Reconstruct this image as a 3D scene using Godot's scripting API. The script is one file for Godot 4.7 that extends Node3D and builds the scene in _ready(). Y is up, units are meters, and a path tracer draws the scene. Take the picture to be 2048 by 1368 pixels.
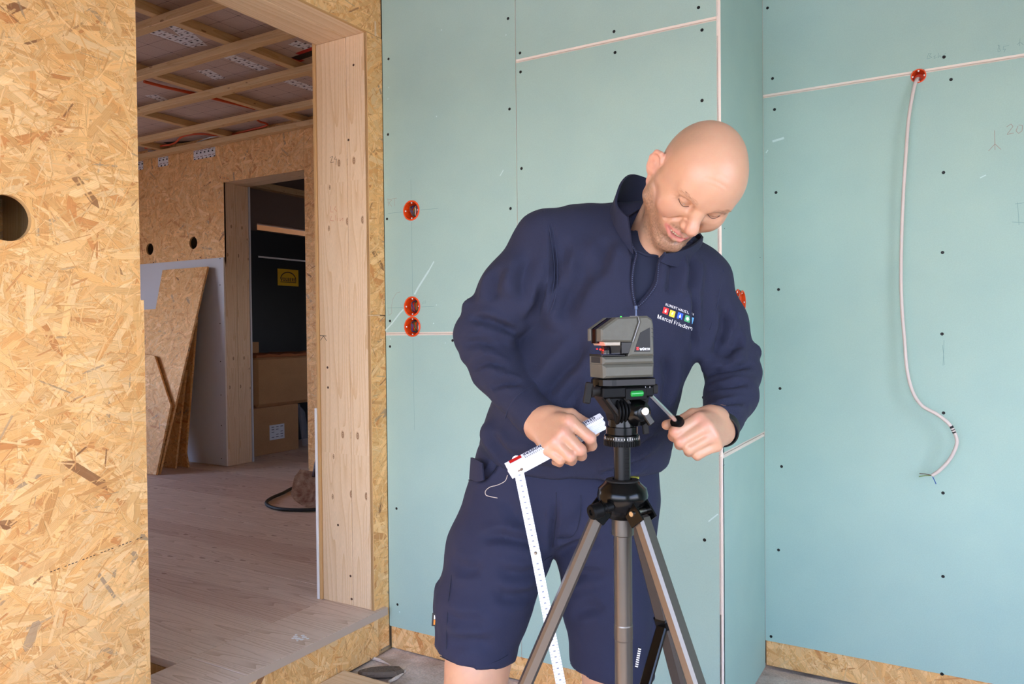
extends Node3D
# A room under construction: raw OSB, green gypsum board, a man setting a laser level on a tripod.
# Room frame: x along the green wall, y up, z out of the green wall into the room.

const F := 1543.3            # focal length in pixels of the 2048 x 1368 frame
var cam_xf: Transform3D
var M := {}                  # shared materials
var used := {}               # names taken at top level
var rng := RandomNumberGenerator.new()

# ------------------------------------------------------------------ pixels to points
func ray(px: float, py: float) -> Vector3:
	return cam_xf.basis * Vector3((px - 1024.0) / F, -(py - 684.0) / F, -1.0)
func at(px: float, py: float, dep: float) -> Vector3:
	return cam_xf.origin + ray(px, py) * dep
func on_plane(px: float, py: float, p: Vector3, n: Vector3) -> Vector3:
	var r := ray(px, py)
	return cam_xf.origin + r * ((p - cam_xf.origin).dot(n) / r.dot(n))
func on_x(px: float, py: float, x: float) -> Vector3: return on_plane(px, py, Vector3(x, 0, 0), Vector3.RIGHT)
func on_y(px: float, py: float, y: float) -> Vector3: return on_plane(px, py, Vector3(0, y, 0), Vector3.UP)
func on_z(px: float, py: float, z: float) -> Vector3: return on_plane(px, py, Vector3(0, 0, z), Vector3.BACK)

# ------------------------------------------------------------------ nodes
func numbered(called: String) -> String:
	if not used.has(called):
		used[called] = 0
		return called
	used[called] += 1
	return "%s_%03d" % [called, used[called]]
func tag(o: Node, label: String, category: String, group := "") -> void:
	o.set_meta("label", label)
	o.set_meta("category", category)
	if group != "": o.set_meta("group", group)
func thing(called: String, label: String, category: String, pos := Vector3.ZERO, group := "") -> Node3D:
	var o := Node3D.new()
	o.name = numbered(called)
	add_child(o)
	o.position = pos
	tag(o, label, category, group)
	return o
func setting(called: String, xf := Transform3D.IDENTITY) -> Node3D:
	var o := Node3D.new()
	o.name = numbered(called)
	add_child(o)
	o.transform = xf
	o.set_meta("kind", "structure")
	return o
func put(mesh: Mesh, called: String, parent: Node, pos := Vector3.ZERO) -> MeshInstance3D:
	var o := MeshInstance3D.new()
	o.mesh = mesh
	if parent == self:
		o.name = numbered(called)
	else:
		o.name = called
	parent.add_child(o, true)
	o.position = pos
	return o
func obj(mb: MB, mat: Material, called: String, parent: Node, pos := Vector3.ZERO) -> MeshInstance3D:
	return put(mesh_of([[mb, mat]]), called, parent, pos)
func mesh_of(list: Array) -> ArrayMesh:
	var m := ArrayMesh.new()
	for e in list:
		var mb: MB = e[0]
		if mb.idx.is_empty(): continue
		m.add_surface_from_arrays(Mesh.PRIMITIVE_TRIANGLES, mb.arrays())
		m.surface_set_material(m.get_surface_count() - 1, e[1])
	return m

# ------------------------------------------------------------------ mesh builder
class MB extends RefCounted:
	var v := PackedVector3Array()
	var n := PackedVector3Array()
	var uv := PackedVector2Array()
	var c := PackedColorArray()
	var idx := PackedInt32Array()
	var xf := Transform3D.IDENTITY     # applied to everything added
	var off := Vector2.ZERO            # uv offset
	var grain := 1                     # axis that runs along the texture's v
	func arrays() -> Array:
		var a := []
		a.resize(Mesh.ARRAY_MAX)
		a[Mesh.ARRAY_VERTEX] = v
		a[Mesh.ARRAY_NORMAL] = n
		if uv.size() == v.size(): a[Mesh.ARRAY_TEX_UV] = uv
		if c.size() == v.size(): a[Mesh.ARRAY_COLOR] = c
		a[Mesh.ARRAY_INDEX] = idx
		return a
	func add(p: Vector3, nn: Vector3, t := Vector2.ZERO) -> int:
		v.push_back(xf * p)
		n.push_back((xf.basis * nn).normalized())
		uv.push_back(t + off)
		return v.size() - 1
	func map(p: Vector3, nn: Vector3) -> Vector2:
		var a := nn.abs()
		var ax := 0
		if a.y >= a.x and a.y >= a.z: ax = 1
		elif a.z >= a.x: ax = 2
		var along := grain
		if along == ax: along = (ax + 1) % 3
		return Vector2(p[3 - ax - along], p[along])
	func tri(i: int, j: int, k: int) -> void:
		# Godot front faces run clockwise
		var g := (v[j] - v[i]).cross(v[k] - v[i])
		if g.dot(n[i] + n[j] + n[k]) > 0.0:
			idx.append_array([i, k, j])
		else:
			idx.append_array([i, j, k])
	func quad(a: Vector3, b: Vector3, d: Vector3, e: Vector3, nn := Vector3.ZERO) -> void:
		var m := nn
		if m == Vector3.ZERO:
			m = (b - a).cross(d - a).normalized()
		var i := add(a, m, map(a, m))
		add(b, m, map(b, m))
		add(d, m, map(d, m))
		add(e, m, map(e, m))
		tri(i, i + 1, i + 2)
		tri(i, i + 2, i + 3)
	func box(lo: Vector3, hi: Vector3, bev := 0.0) -> void:
		var cc := (lo + hi) * 0.5
		var h := (hi - lo) * 0.5
		h = h.abs()
		var b := minf(bev, minf(h.x, minf(h.y, h.z)) * 0.9)
		for ax in 3:
			var u := (ax + 1) % 3
			var w := (ax + 2) % 3
			for s in [-1.0, 1.0]:
				var nn := Vector3.ZERO
				nn[ax] = s
				var q := []
				for e in [[-1, -1], [1, -1], [1, 1], [-1, 1]]:
					var p := Vector3.ZERO
					p[ax] = s * h[ax]
					p[u] = e[0] * (h[u] - b)
					p[w] = e[1] * (h[w] - b)
					q.append(cc + p)
				quad(q[0], q[1], q[2], q[3], nn)
		if b <= 0.0: return
		for ax in 3:
			var u := (ax + 1) % 3
			var w := (ax + 2) % 3
			for su in [-1.0, 1.0]:
				for sw in [-1.0, 1.0]:
					var nn := Vector3.ZERO
					nn[u] = su
					nn[w] = sw
					var q := []
					for e in [[-1, 0], [1, 0], [1, 1], [-1, 1]]:
						var p := Vector3.ZERO
						p[ax] = e[0] * (h[ax] - b)
						p[u] = su * (h[u] - (b if e[1] == 1 else 0.0))
						p[w] = sw * (h[w] - (0.0 if e[1] == 1 else b))
						q.append(cc + p)
					quad(q[0], q[1], q[2], q[3], nn.normalized())
		for sx in [-1.0, 1.0]:
			for sy in [-1.0, 1.0]:
				for sz in [-1.0, 1.0]:
					var nn := Vector3(sx, sy, sz).normalized()
					var i := add(cc + Vector3(sx * h.x, sy * (h.y - b), sz * (h.z - b)), nn)
					add(cc + Vector3(sx * (h.x - b), sy * h.y, sz * (h.z - b)), nn)
					add(cc + Vector3(sx * (h.x - b), sy * (h.y - b), sz * h.z), nn)
					tri(i, i + 1, i + 2)
	# profile: [r, y] pairs, spun about y
	func lathe(prof: Array, seg := 32, smooth := false, from := 0.0, to := TAU) -> void:
		for k in prof.size() - 1:
			var a: Vector2 = prof[k]
			var b: Vector2 = prof[k + 1]
			if a.is_equal_approx(b): continue
			var t := (b - a).normalized()
			var n0 := Vector2(t.y, -t.x)
			var na := n0
			var nb := n0
			if smooth:
				if k > 0:
					var t0: Vector2 = (a - prof[k - 1]).normalized()
					na = (n0 + Vector2(t0.y, -t0.x)).normalized()
				if k < prof.size() - 2:
					var t1: Vector2 = (prof[k + 2] - b).normalized()
					nb = (n0 + Vector2(t1.y, -t1.x)).normalized()
			var base := v.size()
			for s in seg + 1:
				var g := lerpf(from, to, float(s) / seg)
				var dx := cos(g)
				var dz := sin(g)
				add(Vector3(a.x * dx, a.y, a.x * dz), Vector3(na.x * dx, na.y, na.x * dz), Vector2(g * maxf(a.x, b.x), a.y))
				add(Vector3(b.x * dx, b.y, b.x * dz), Vector3(nb.x * dx, nb.y, nb.x * dz), Vector2(g * maxf(a.x, b.x), b.y))
			for s in seg:
				var i := base + s * 2
				if a.x > 1e-6: tri(i, i + 1, i + 2)
				if b.x > 1e-6: tri(i + 1, i + 3, i + 2)
	# tube along points, radius per point or one
	func tube(pts: Array, rad, seg := 8, caps := true) -> void:
		var cnt := pts.size()
		var base := v.size()
		var prev := Vector3.ZERO
		var run := 0.0
		for k in cnt:
			var p: Vector3 = pts[k]
			var t: Vector3
			if k == 0: t = pts[1] - p
			elif k == cnt - 1: t = p - pts[k - 1]
			else: t = (pts[k + 1] - pts[k - 1])
			t = t.normalized()
			if k == 0:
				prev = t.cross(Vector3.UP if absf(t.y) < 0.9 else Vector3.RIGHT).normalized()
			else:
				prev = (prev - t * prev.dot(t)).normalized()
				run += p.distance_to(pts[k - 1])
			var q := t.cross(prev)
			var r: float = rad[k] if rad is Array else rad
			for s in seg + 1:
				var g := TAU * s / seg
				var d := prev * cos(g) + q * sin(g)
				add(p + d * r, d, Vector2(g * r, run))
		for k in cnt - 1:
			for s in seg:
				var i := base + k * (seg + 1) + s
				tri(i, i + 1, i + seg + 1)
				tri(i + 1, i + seg + 2, i + seg + 1)
		if caps:
			for e in [0, cnt - 1]:
				var t2: Vector3 = (pts[0] - pts[1]).normalized() if e == 0 else (pts[cnt - 1] - pts[cnt - 2]).normalized()
				var ci := add(pts[e], t2)
				var i0 := v.size()
				for s in seg + 1:
					var src := base + int(e) * (seg + 1) + s
					v.push_back(v[src])
					n.push_back((xf.basis * t2).normalized())
					uv.push_back(uv[src])
				for s in seg: tri(ci, i0 + s, i0 + s + 1)
	# extrude a 2-D outline (x, y) from z0 to z1, with a chamfer
	func prism(poly: PackedVector2Array, z0: float, z1: float, bev := 0.0) -> void:
		var p := poly
		if Geometry2D.is_polygon_clockwise(p):
			p = p.duplicate()
			p.reverse()
		var inner := p
		if bev > 0.0:
			var cnt0 := p.size()
			inner = PackedVector2Array()
			for i in cnt0:
				var a := (p[i] - p[(i + cnt0 - 1) % cnt0]).normalized()
				var b := (p[(i + 1) % cnt0] - p[i]).normalized()
				var m := Vector2(-a.y, a.x) + Vector2(-b.y, b.x)
				inner.push_back(p[i] + m * (bev / maxf(0.4, 0.5 * m.length_squared())))
		var tris := Geometry2D.triangulate_polygon(inner)
		for s in [0, 1]:
			var nn := Vector3(0, 0, -1 if s == 0 else 1)
			var z := z0 if s == 0 else z1
			var base := v.size()
			for q in inner:
				add(Vector3(q.x, q.y, z), nn, map(Vector3(q.x, q.y, z), nn))
			for k in range(0, tris.size(), 3):
				tri(base + tris[k], base + tris[k + 1], base + tris[k + 2])
		var cnt := p.size()
		for i in cnt:
			var j := (i + 1) % cnt
			var e := p[j] - p[i]
			if e.length() < 1e-7: continue
			var nn := Vector3(e.y, -e.x, 0).normalized()
			quad(Vector3(p[i].x, p[i].y, z0 + bev), Vector3(p[j].x, p[j].y, z0 + bev), Vector3(p[j].x, p[j].y, z1 - bev), Vector3(p[i].x, p[i].y, z1 - bev), nn)
			if bev > 0.0:
				for s in [0, 1]:
					var za := z0 + bev if s == 0 else z1 - bev
					var zb := z0 if s == 0 else z1
					quad(Vector3(p[i].x, p[i].y, za), Vector3(p[j].x, p[j].y, za), Vector3(inner[j].x, inner[j].y, zb), Vector3(inner[i].x, inner[i].y, zb), (nn + Vector3(0, 0, -1 if s == 0 else 1)).normalized())
	# flat ribbon lying on a plane with normal nn, following points
	func ribbon(pts: Array, w: float, nn: Vector3) -> void:
		for k in pts.size() - 1:
			var a: Vector3 = pts[k]
			var b: Vector3 = pts[k + 1]
			var s := (b - a).cross(nn).normalized() * w * 0.5
			quad(a - s, a + s, b + s, b - s, nn)
	# sphere-like blob
	func ball(p: Vector3, r: Vector3, seg := 16) -> void:
		var base := v.size()
		var rows := maxi(4, seg / 2)
		for i in rows + 1:
			var g := PI * i / rows
			for j in seg + 1:
				var h := TAU * j / seg
				var d := Vector3(sin(g) * cos(h), cos(g), sin(g) * sin(h))
				add(p + d * r, (d / r).normalized(), Vector2(h, g))
		for i in rows:
			for j in seg:
				var k := base + i * (seg + 1) + j
				if i > 0: tri(k, k + 1, k + seg + 1)
				if i < rows - 1: tri(k + 1, k + seg + 2, k + seg + 1)

# a board in a wall's plane (x right, y up, z out) with round holes; returns [face, edge] builders
# edges = width of the bared chamfer at left, bottom, right, top
func board_mesh(x0: float, x1: float, y0: float, y1: float, z: float, thick: float, all_holes := [], edges := [0.0, 0.0, 0.0, 0.0]) -> Array:
	var f := MB.new()
	var e := MB.new()
	var ix0: float = x0 + edges[0]
	var iy0: float = y0 + edges[1]
	var ix1: float = x1 - edges[2]
	var iy1: float = y1 - edges[3]
	# a hole that runs over the lower or upper edge is clipped out of a strip of its own
	var holes := []
	var notch = null
	var cy0 := iy0
	var cy1 := iy1
	for h in all_holes:
		if h[1] - h[2] < y0 or h[1] + h[2] > y1: notch = h
		else: holes.append(h)
	if notch != null:
		var sy0 := iy0
		var sy1 := iy1
		if notch[1] - notch[2] < y0:
			sy1 = notch[1] + notch[2] * 1.09
			cy0 = sy1
		else:
			sy0 = notch[1] - notch[2] * 1.09
			cy1 = sy0
		var circ := PackedVector2Array()
		for k in 48: circ.push_back(Vector2(notch[0] + cos(TAU * k / 48) * notch[2], notch[1] + sin(TAU * k / 48) * notch[2]))
		var rect := PackedVector2Array([Vector2(ix0, sy0), Vector2(ix1, sy0), Vector2(ix1, sy1), Vector2(ix0, sy1)])
		for poly in Geometry2D.clip_polygons(rect, circ):
			var tr := Geometry2D.triangulate_polygon(poly)
			var b0 := f.v.size()
			for q in poly: f.add(Vector3(q.x, q.y, z), Vector3.BACK, q)
			for k in range(0, tr.size(), 3): f.tri(b0 + tr[k], b0 + tr[k + 1], b0 + tr[k + 2])
	var xs := [ix0, ix1]
	var ys := [cy0, cy1]
	for h in holes:
		for q in [-1.0, 1.0]:
			xs.append(clampf(h[0] + q * h[2] * 1.08, ix0, ix1))
			ys.append(clampf(h[1] + q * h[2] * 1.08, iy0, iy1))
	xs.sort()
	ys.sort()
	for i in xs.size() - 1:
		for j in ys.size() - 1:
			if xs[i + 1] - xs[i] < 1e-5 or ys[j + 1] - ys[j] < 1e-5: continue
			var mid := Vector2((xs[i] + xs[i + 1]) * 0.5, (ys[j] + ys[j + 1]) * 0.5)
			var inside = null
			for h in holes:
				if absf(mid.x - h[0]) < h[2] * 1.08 and absf(mid.y - h[1]) < h[2] * 1.08: inside = h
			if inside == null:
				f.quad(Vector3(xs[i], ys[j], z), Vector3(xs[i + 1], ys[j], z), Vector3(xs[i + 1], ys[j + 1], z), Vector3(xs[i], ys[j + 1], z), Vector3.BACK)
	for h in holes:
		var r: float = h[2]
		var seg := 40
		for k in seg:
			var q := []
			for s in [0, 1]:
				var g: float = TAU * (k + s) / seg
				var d := Vector2(cos(g), sin(g))
				var m: float = r * 1.08 / maxf(absf(d.x), absf(d.y))
				var o := Vector2(h[0], h[1])
				var outer := o + d * m
				outer.x = clampf(outer.x, ix0, ix1)
				outer.y = clampf(outer.y, iy0, iy1)
				q.append([o + d * r, outer, d])
			if (q[0][1] - Vector2(h[0], h[1])).length() < r * 0.999 or (q[1][1] - Vector2(h[0], h[1])).length() < r * 0.999: continue
			f.quad(Vector3(q[0][0].x, q[0][0].y, z), Vector3(q[0][1].x, q[0][1].y, z), Vector3(q[1][1].x, q[1][1].y, z), Vector3(q[1][0].x, q[1][0].y, z), Vector3.BACK)
			var dd: Vector2 = q[0][2]
			e.quad(Vector3(q[0][0].x, q[0][0].y, z), Vector3(q[1][0].x, q[1][0].y, z), Vector3(q[1][0].x, q[1][0].y, z - thick), Vector3(q[0][0].x, q[0][0].y, z - thick), Vector3(-dd.x, -dd.y, 0))
	var ch := [edges[0] * 0.6, edges[1] * 0.6, edges[2] * 0.6, edges[3] * 0.6]
	var o4 := [Vector3(x0, y0, 0), Vector3(x1, y0, 0), Vector3(x1, y1, 0), Vector3(x0, y1, 0)]
	var i4 := [Vector3(ix0, iy0, z), Vector3(ix1, iy0, z), Vector3(ix1, iy1, z), Vector3(ix0, iy1, z)]
	var nn := [Vector3.DOWN, Vector3.RIGHT, Vector3.UP, Vector3.LEFT]
	var ed := [1, 2, 3, 0]
	for k in 4:
		var k2: int = (k + 1) % 4
		var dz: float = ch[ed[k]]
		var a: Vector3 = o4[k] + Vector3(0, 0, z - dz)
		var b: Vector3 = o4[k2] + Vector3(0, 0, z - dz)
		var spans := [[0.0, 1.0]]
		if notch != null and k % 2 == 0 and absf(notch[1] - a.y) < notch[2]:
			var half: float = sqrt(notch[2] * notch[2] - (notch[1] - a.y) * (notch[1] - a.y))
			var t0: float = (notch[0] - half - a.x) / (b.x - a.x)
			var t1: float = (notch[0] + half - a.x) / (b.x - a.x)
			spans = [[0.0, minf(t0, t1)], [maxf(t0, t1), 1.0]]
		for sp in spans:
			var ea := a.lerp(b, sp[0])
			var eb := a.lerp(b, sp[1])
			var ia: Vector3 = i4[k].lerp(i4[k2], sp[0])
			var ib: Vector3 = i4[k].lerp(i4[k2], sp[1])
			if dz > 0.0:
				e.quad(ia, ib, eb, ea, (nn[k] + Vector3.BACK).normalized())
			e.quad(ea, eb, Vector3(eb.x, eb.y, z - thick), Vector3(ea.x, ea.y, z - thick), nn[k])
	if all_holes.is_empty():
		e.quad(Vector3(x0, y0, z - thick), Vector3(x1, y0, z - thick), Vector3(x1, y1, z - thick), Vector3(x0, y1, z - thick), Vector3.FORWARD)
	return [f, e]

func _ready() -> void:
	var t0 := Time.get_ticks_msec()
	rng.seed = 4
	# camera
	cam_xf = Transform3D(Basis(Vector3.UP, 0.5355) * Basis(Vector3.RIGHT, -0.01676) * Basis(Vector3.BACK, -0.01014), Vector3(2.036, 1.30, 2.428))
	var cam := Camera3D.new()
	cam.name = "camera"
	add_child(cam)
	cam.transform = cam_xf
	cam.fov = rad_to_deg(2.0 * atan(684.0 / F))
	cam.near = 0.05
	cam.far = 200.0
	cam.current = true
	# sky
	var sky_mat := ProceduralSkyMaterial.new()
	sky_mat.sky_top_color = Color(0.50, 0.66, 0.92)
	sky_mat.sky_horizon_color = Color(0.95, 0.96, 1.0)
	sky_mat.ground_horizon_color = Color(0.62, 0.62, 0.60)
	sky_mat.ground_bottom_color = Color(0.40, 0.39, 0.37)
	sky_mat.sky_curve = 0.2
	sky_mat.energy_multiplier = 13.0
	var sky := Sky.new()
	sky.sky_material = sky_mat
	var env := Environment.new()
	env.background_mode = Environment.BG_SKY
	env.sky = sky
	env.tonemap_mode = Environment.TONE_MAPPER_LINEAR
	env.tonemap_exposure = 1.0
	env.sdfgi_enabled = true
	env.ssao_enabled = true
	env.ssil_enabled = true
	var we := WorldEnvironment.new()
	we.name = "environment"
	we.environment = env
	add_child(we)
	# sun: high, behind the camera, falls through the glazed front on the floor out of frame
	var sun := DirectionalLight3D.new()
	sun.name = "sun"
	add_child(sun)
	sun.look_at_from_position(Vector3(2.2, 6.0, 6.0), Vector3.ZERO)
	sun.light_color = Color(1.0, 0.95, 0.88)
	sun.light_energy = 4.8
	sun.light_angular_distance = 0.6
	sun.shadow_enabled = true

	var tex := start_textures()
	var jobs := start_person()
	make_materials(tex)
	print("textures ", Time.get_ticks_msec() - t0)
	build_room()
	build_hall()
	build_far_room()
	build_fittings()
	build_hall_things()
	build_laser_and_tripod()
	build_ruler()
	print("room ", Time.get_ticks_msec() - t0)
	finish_person(jobs)
	print("person ", Time.get_ticks_msec() - t0)

# ------------------------------------------------------------------ computed textures
func noise_bytes(w: int, h: int, seed_: int, freq: float, oct := 3) -> PackedByteArray:
	var n := FastNoiseLite.new()
	n.seed = seed_
	n.noise_type = FastNoiseLite.TYPE_SIMPLEX_SMOOTH
	n.frequency = freq
	n.fractal_octaves = oct
	return n.get_seamless_image(w, h).get_data()

# oriented strand board: overlapping long wood strands; returns [colour image, height image]
func osb_images(w: int, h: int, ppm: float, seed_: int, layers: float, cross: float) -> Array:
	var r := RandomNumberGenerator.new()
	r.seed = seed_
	var px := PackedByteArray()
	px.resize(w * h * 3)
	var hh := PackedByteArray()
	hh.resize(w * h)
	for i in w * h:
		px[i * 3] = 224
		px[i * 3 + 1] = 178
		px[i * 3 + 2] = 116
	var pal := [Vector3(240, 206, 152), Vector3(235, 196, 138), Vector3(228, 186, 124), Vector3(243, 214, 166), Vector3(222, 176, 114), Vector3(233, 192, 132), Vector3(214, 164, 102), Vector3(238, 202, 146), Vector3(230, 190, 134), Vector3(241, 210, 160)]
	var area := 0.0
	var target := layers * w * h
	var count := 0
	while area < target:
		count += 1
		var fine := area < target * 0.9 and r.randf() < 0.35
		var L := r.randf_range(0.06, 0.16) * ppm
		var W := r.randf_range(0.006, 0.026) * ppm
		if fine or r.randf() < 0.62 or area > target * 0.93:
			L = r.randf_range(0.015, 0.09) * ppm
			W = r.randf_range(0.0012, 0.006) * ppm
		area += L * W
		var ang := r.randfn(0.25, 0.75) if r.randf() > cross else r.randf_range(-PI, PI)
		var ca := cos(ang)
		var sa := sin(ang)
		var cx := r.randf() * w
		var cy := r.randf() * h
		var col: Vector3 = pal[r.randi() % pal.size()]
		var rare := r.randf()
		if rare < 0.012: col = Vector3(172, 152, 126)
		elif rare < 0.045: col = Vector3(200, 142, 84)
		elif rare < 0.050: col = Vector3(140, 100, 64)
		col *= r.randf_range(0.93, 1.05)
		var hgt := r.randi_range(60, 220)
		var skew := r.randf_range(-0.9, 0.9)
		# streaks across the strand: one tone per line of grain
		var nt := int(W) + 3
		var tone := PackedFloat32Array()
		tone.resize(nt)
		var cur := 1.0
		var per := r.randf_range(2.0, 6.0)
		for k in nt:
			cur = 1.0 + 0.045 * sin(k / per * TAU + skew * 3.0) + r.randf_range(-0.035, 0.035)
			tone[k] = cur
		tone[0] *= 0.88
		tone[nt - 1] *= 0.92
		tone[nt - 2] *= 0.94
		var hl := L * 0.5
		var hw := W * 0.5
		var ey := absf(sa) * hl + absf(ca) * hw
		var y0 := int(floor(cy - ey))
		var y1 := int(ceil(cy + ey))
		var tap0 := r.randf_range(0.45, 0.98)
		var tap1 := r.randf_range(0.45, 0.98)
		var lean := r.randf_range(0.15, 0.85)
		var mixin := r.randf_range(0.70, 1.0) if W > 8.0 else r.randf_range(0.45, 0.9)
		for y in range(y0, y1 + 1):
			var dy := y - cy
			# |ca*dx + sa*dy| < hl ; |-sa*dx + ca*dy| < hw
			var lo := -1e9
			var hi := 1e9
			if absf(ca) > 1e-4:
				var a := (-hl - sa * dy) / ca
				var b := (hl - sa * dy) / ca
				lo = maxf(lo, minf(a, b))
				hi = minf(hi, maxf(a, b))
			elif absf(sa * dy) > hl: continue
			if absf(sa) > 1e-4:
				var a2 := (ca * dy - hw) / sa
				var b2 := (ca * dy + hw) / sa
				lo = maxf(lo, minf(a2, b2))
				hi = minf(hi, maxf(a2, b2))
			elif absf(ca * dy) > hw: continue
			if hi <= lo: continue
			var yy := posmod(y, h) * w
			for x in range(int(ceil(cx + lo)), int(floor(cx + hi)) + 1):
				var dx := x - cx
				var q := -sa * dx + ca * dy + hw
				var s := ca * dx + sa * dy
				var e := s / hl
				var lim := tap1 if e > 0.0 else tap0
				e = absf(e)
				if e > lim:
					var keep := 1.0 - (e - lim) / (1.001 - lim)
					var f := q / W
					if f < lean * (1.0 - keep) or f > 1.0 - (1.0 - lean) * (1.0 - keep): continue
				var t := tone[int(q) + 1]
				var i := yy + posmod(x, w)
				var j := i * 3
				px[j] = mini(255, int(lerpf(px[j], col.x * t, mixin)))
				px[j + 1] = mini(255, int(lerpf(px[j + 1], col.y * t, mixin)))
				px[j + 2] = mini(255, int(lerpf(px[j + 2], col.z * t, mixin)))
				hh[i] = clampi(hgt + int((t - 1.0) * 260.0), 0, 255)
	return [Image.create_from_data(w, h, false, Image.FORMAT_RGB8, px), Image.create_from_data(w, h, false, Image.FORMAT_L8, hh)]

# spruce: u across the boards, v along the grain
func wood_image(w: int, h: int, seed_: int, light: Vector3, dark: Vector3, rings: float, knots: int, knot_col: Vector3, streak := 0.05) -> Image:
	var r := RandomNumberGenerator.new()
	r.seed = seed_
	var warp := FastNoiseLite.new()
	warp.seed = seed_
	warp.frequency = 0.006
	warp.fractal_octaves = 2
	var fib := noise_bytes(w, 64, seed_ + 5, 0.35, 2)
	var ks := []
	for k in knots:
		ks.append([r.randf() * w, r.randf() * h, r.randf_range(0.012, 0.028) * w])
	var px := PackedByteArray()
	px.resize(w * h * 3)
	for y in h:
		for x in w:
			var nx := warp.get_noise_2d(x * 0.9, y * 0.10)
			var val := x * rings / w + nx * 3.2
			var dark_k := 0.0
			for k in ks:
				var dx: float = x - k[0]
				var dy: float = (y - k[1]) * 0.8
				var rr: float = k[2]
				var d2 := dx * dx + dy * dy
				if d2 < rr * rr * 40.0:
					var d := sqrt(d2)
					val += 2.0 * exp(-d / (rr * 1.6)) * (1.0 if dx > 0 else -1.0)
					if d < rr: dark_k = maxf(dark_k, 0.55 + 0.35 * sin(d * 1.1))
					elif d < rr * 1.5: dark_k = maxf(dark_k, 0.7 * (1.0 - (d - rr) / (rr * 0.5)))
			var fr: float = val - floorf(val)
			var t: float = fr * fr * fr
			var fb := (fib[(y / 9 % 64) * w + x] / 255.0 - 0.5) * streak * 2.0
			var c := light.lerp(dark, clampf(t + fb * 2.0, 0.0, 1.0))
			c = c.lerp(knot_col, clampf(dark_k, 0.0, 1.0)) * (1.0 + fb)
			var j := (y * w + x) * 3
			px[j] = clampi(int(c.x), 0, 255)
			px[j + 1] = clampi(int(c.y), 0, 255)
			px[j + 2] = clampi(int(c.z), 0, 255)
	return Image.create_from_data(w, h, false, Image.FORMAT_RGB8, px)

# even surface with coarse and fine variation round one colour
func mottled_image(w: int, h: int, seed_: int, col: Vector3, coarse: float, fine: float, tint: Vector3, f0 := 0.008, f1 := 0.12, grit := 0.0) -> Image:
	var a := noise_bytes(w, h, seed_, f0, 4)
	var b := noise_bytes(w, h, seed_ + 1, f1, 2)
	var r := RandomNumberGenerator.new()
	r.seed = seed_
	var px := PackedByteArray()
	px.resize(w * h * 3)
	for i in w * h:
		var u := a[i] / 255.0 - 0.5
		var t := b[i] / 255.0 - 0.5
		var c := col.lerp(tint, clampf(u * 2.0 * coarse + 0.0, -1.0, 1.0)) * (1.0 + t * fine)
		if grit > 0.0: c *= 1.0 + r.randf_range(-grit, grit)
		var j := i * 3
		px[j] = clampi(int(c.x), 0, 255)
		px[j + 1] = clampi(int(c.y), 0, 255)
		px[j + 2] = clampi(int(c.z), 0, 255)
	return Image.create_from_data(w, h, false, Image.FORMAT_RGB8, px)
func noise_normal(size: int, seed_: int, freq: float, strength: float, oct := 3) -> ImageTexture:
	var n := FastNoiseLite.new()
	n.seed = seed_
	n.noise_type = FastNoiseLite.TYPE_SIMPLEX_SMOOTH
	n.frequency = freq
	n.fractal_octaves = oct
	var im := n.get_seamless_image(size, size)
	im.bump_map_to_normal_map(strength)
	return ImageTexture.create_from_image(im)

# roof membrane: off-white felt printed with a fine grid, a cross at each node
func membrane_image(w: int, h: int) -> Image:
	var im := mottled_image(w, h, 77, Vector3(200, 190, 186), 0.1, 0.10, Vector3(176, 164, 158))
	var step := w / 6
	for k in 6:
		im.fill_rect(Rect2i(k * step, 0, 2, h), Color(0.42, 0.38, 0.38))
		im.fill_rect(Rect2i(0, k * step, w, 2), Color(0.42, 0.38, 0.38))
	for i in 6:
		for j in 6:
			im.fill_rect(Rect2i(i * step - 5, j * step, 12, 3), Color(0.2, 0.18, 0.2))
			im.fill_rect(Rect2i(i * step, j * step - 5, 3, 12), Color(0.2, 0.18, 0.2))
	return im
# white sealing tape printed with dark dashes
func tape_image() -> Image:
	var im := Image.create(128, 128, false, Image.FORMAT_RGB8)
	im.fill(Color(0.88, 0.87, 0.87))
	for i in 4:
		for j in 4:
			im.fill_rect(Rect2i(i * 32 + 4 + (j % 2) * 14, j * 32 + 4, 12, 8), Color(0.08, 0.08, 0.09))
			im.fill_rect(Rect2i(i * 32 + 6, j * 32 + 18, 22, 3), Color(0.45, 0.3, 0.3))
	return im

func mat(col: Color, rough := 0.6, metal := 0.0) -> StandardMaterial3D:
	var m := StandardMaterial3D.new()
	m.albedo_color = col
	m.roughness = rough
	m.metallic = metal
	m.cull_mode = BaseMaterial3D.CULL_DISABLED
	return m
func tex_mat(im: Image, col: Color, rough: float, scale: Vector2, normal: Texture2D = null, nscale := 1.0) -> StandardMaterial3D:
	var m := mat(col, rough)
	m.albedo_texture = ImageTexture.create_from_image(im)
	m.uv1_scale = Vector3(scale.x, scale.y, 1)
	if normal:
		m.normal_enabled = true
		m.normal_texture = normal
		m.normal_scale = nscale
	return m
func tri_mat(col: Color, rough: float, normal: Texture2D, nscale: float, scale: float, im: Image = null) -> StandardMaterial3D:
	var m := mat(col, rough)
	m.uv1_triplanar = true
	m.uv1_scale = Vector3.ONE * scale
	if normal:
		m.normal_enabled = true
		m.normal_texture = normal
		m.normal_scale = nscale
	if im: m.albedo_texture = ImageTexture.create_from_image(im)
	return m

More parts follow.
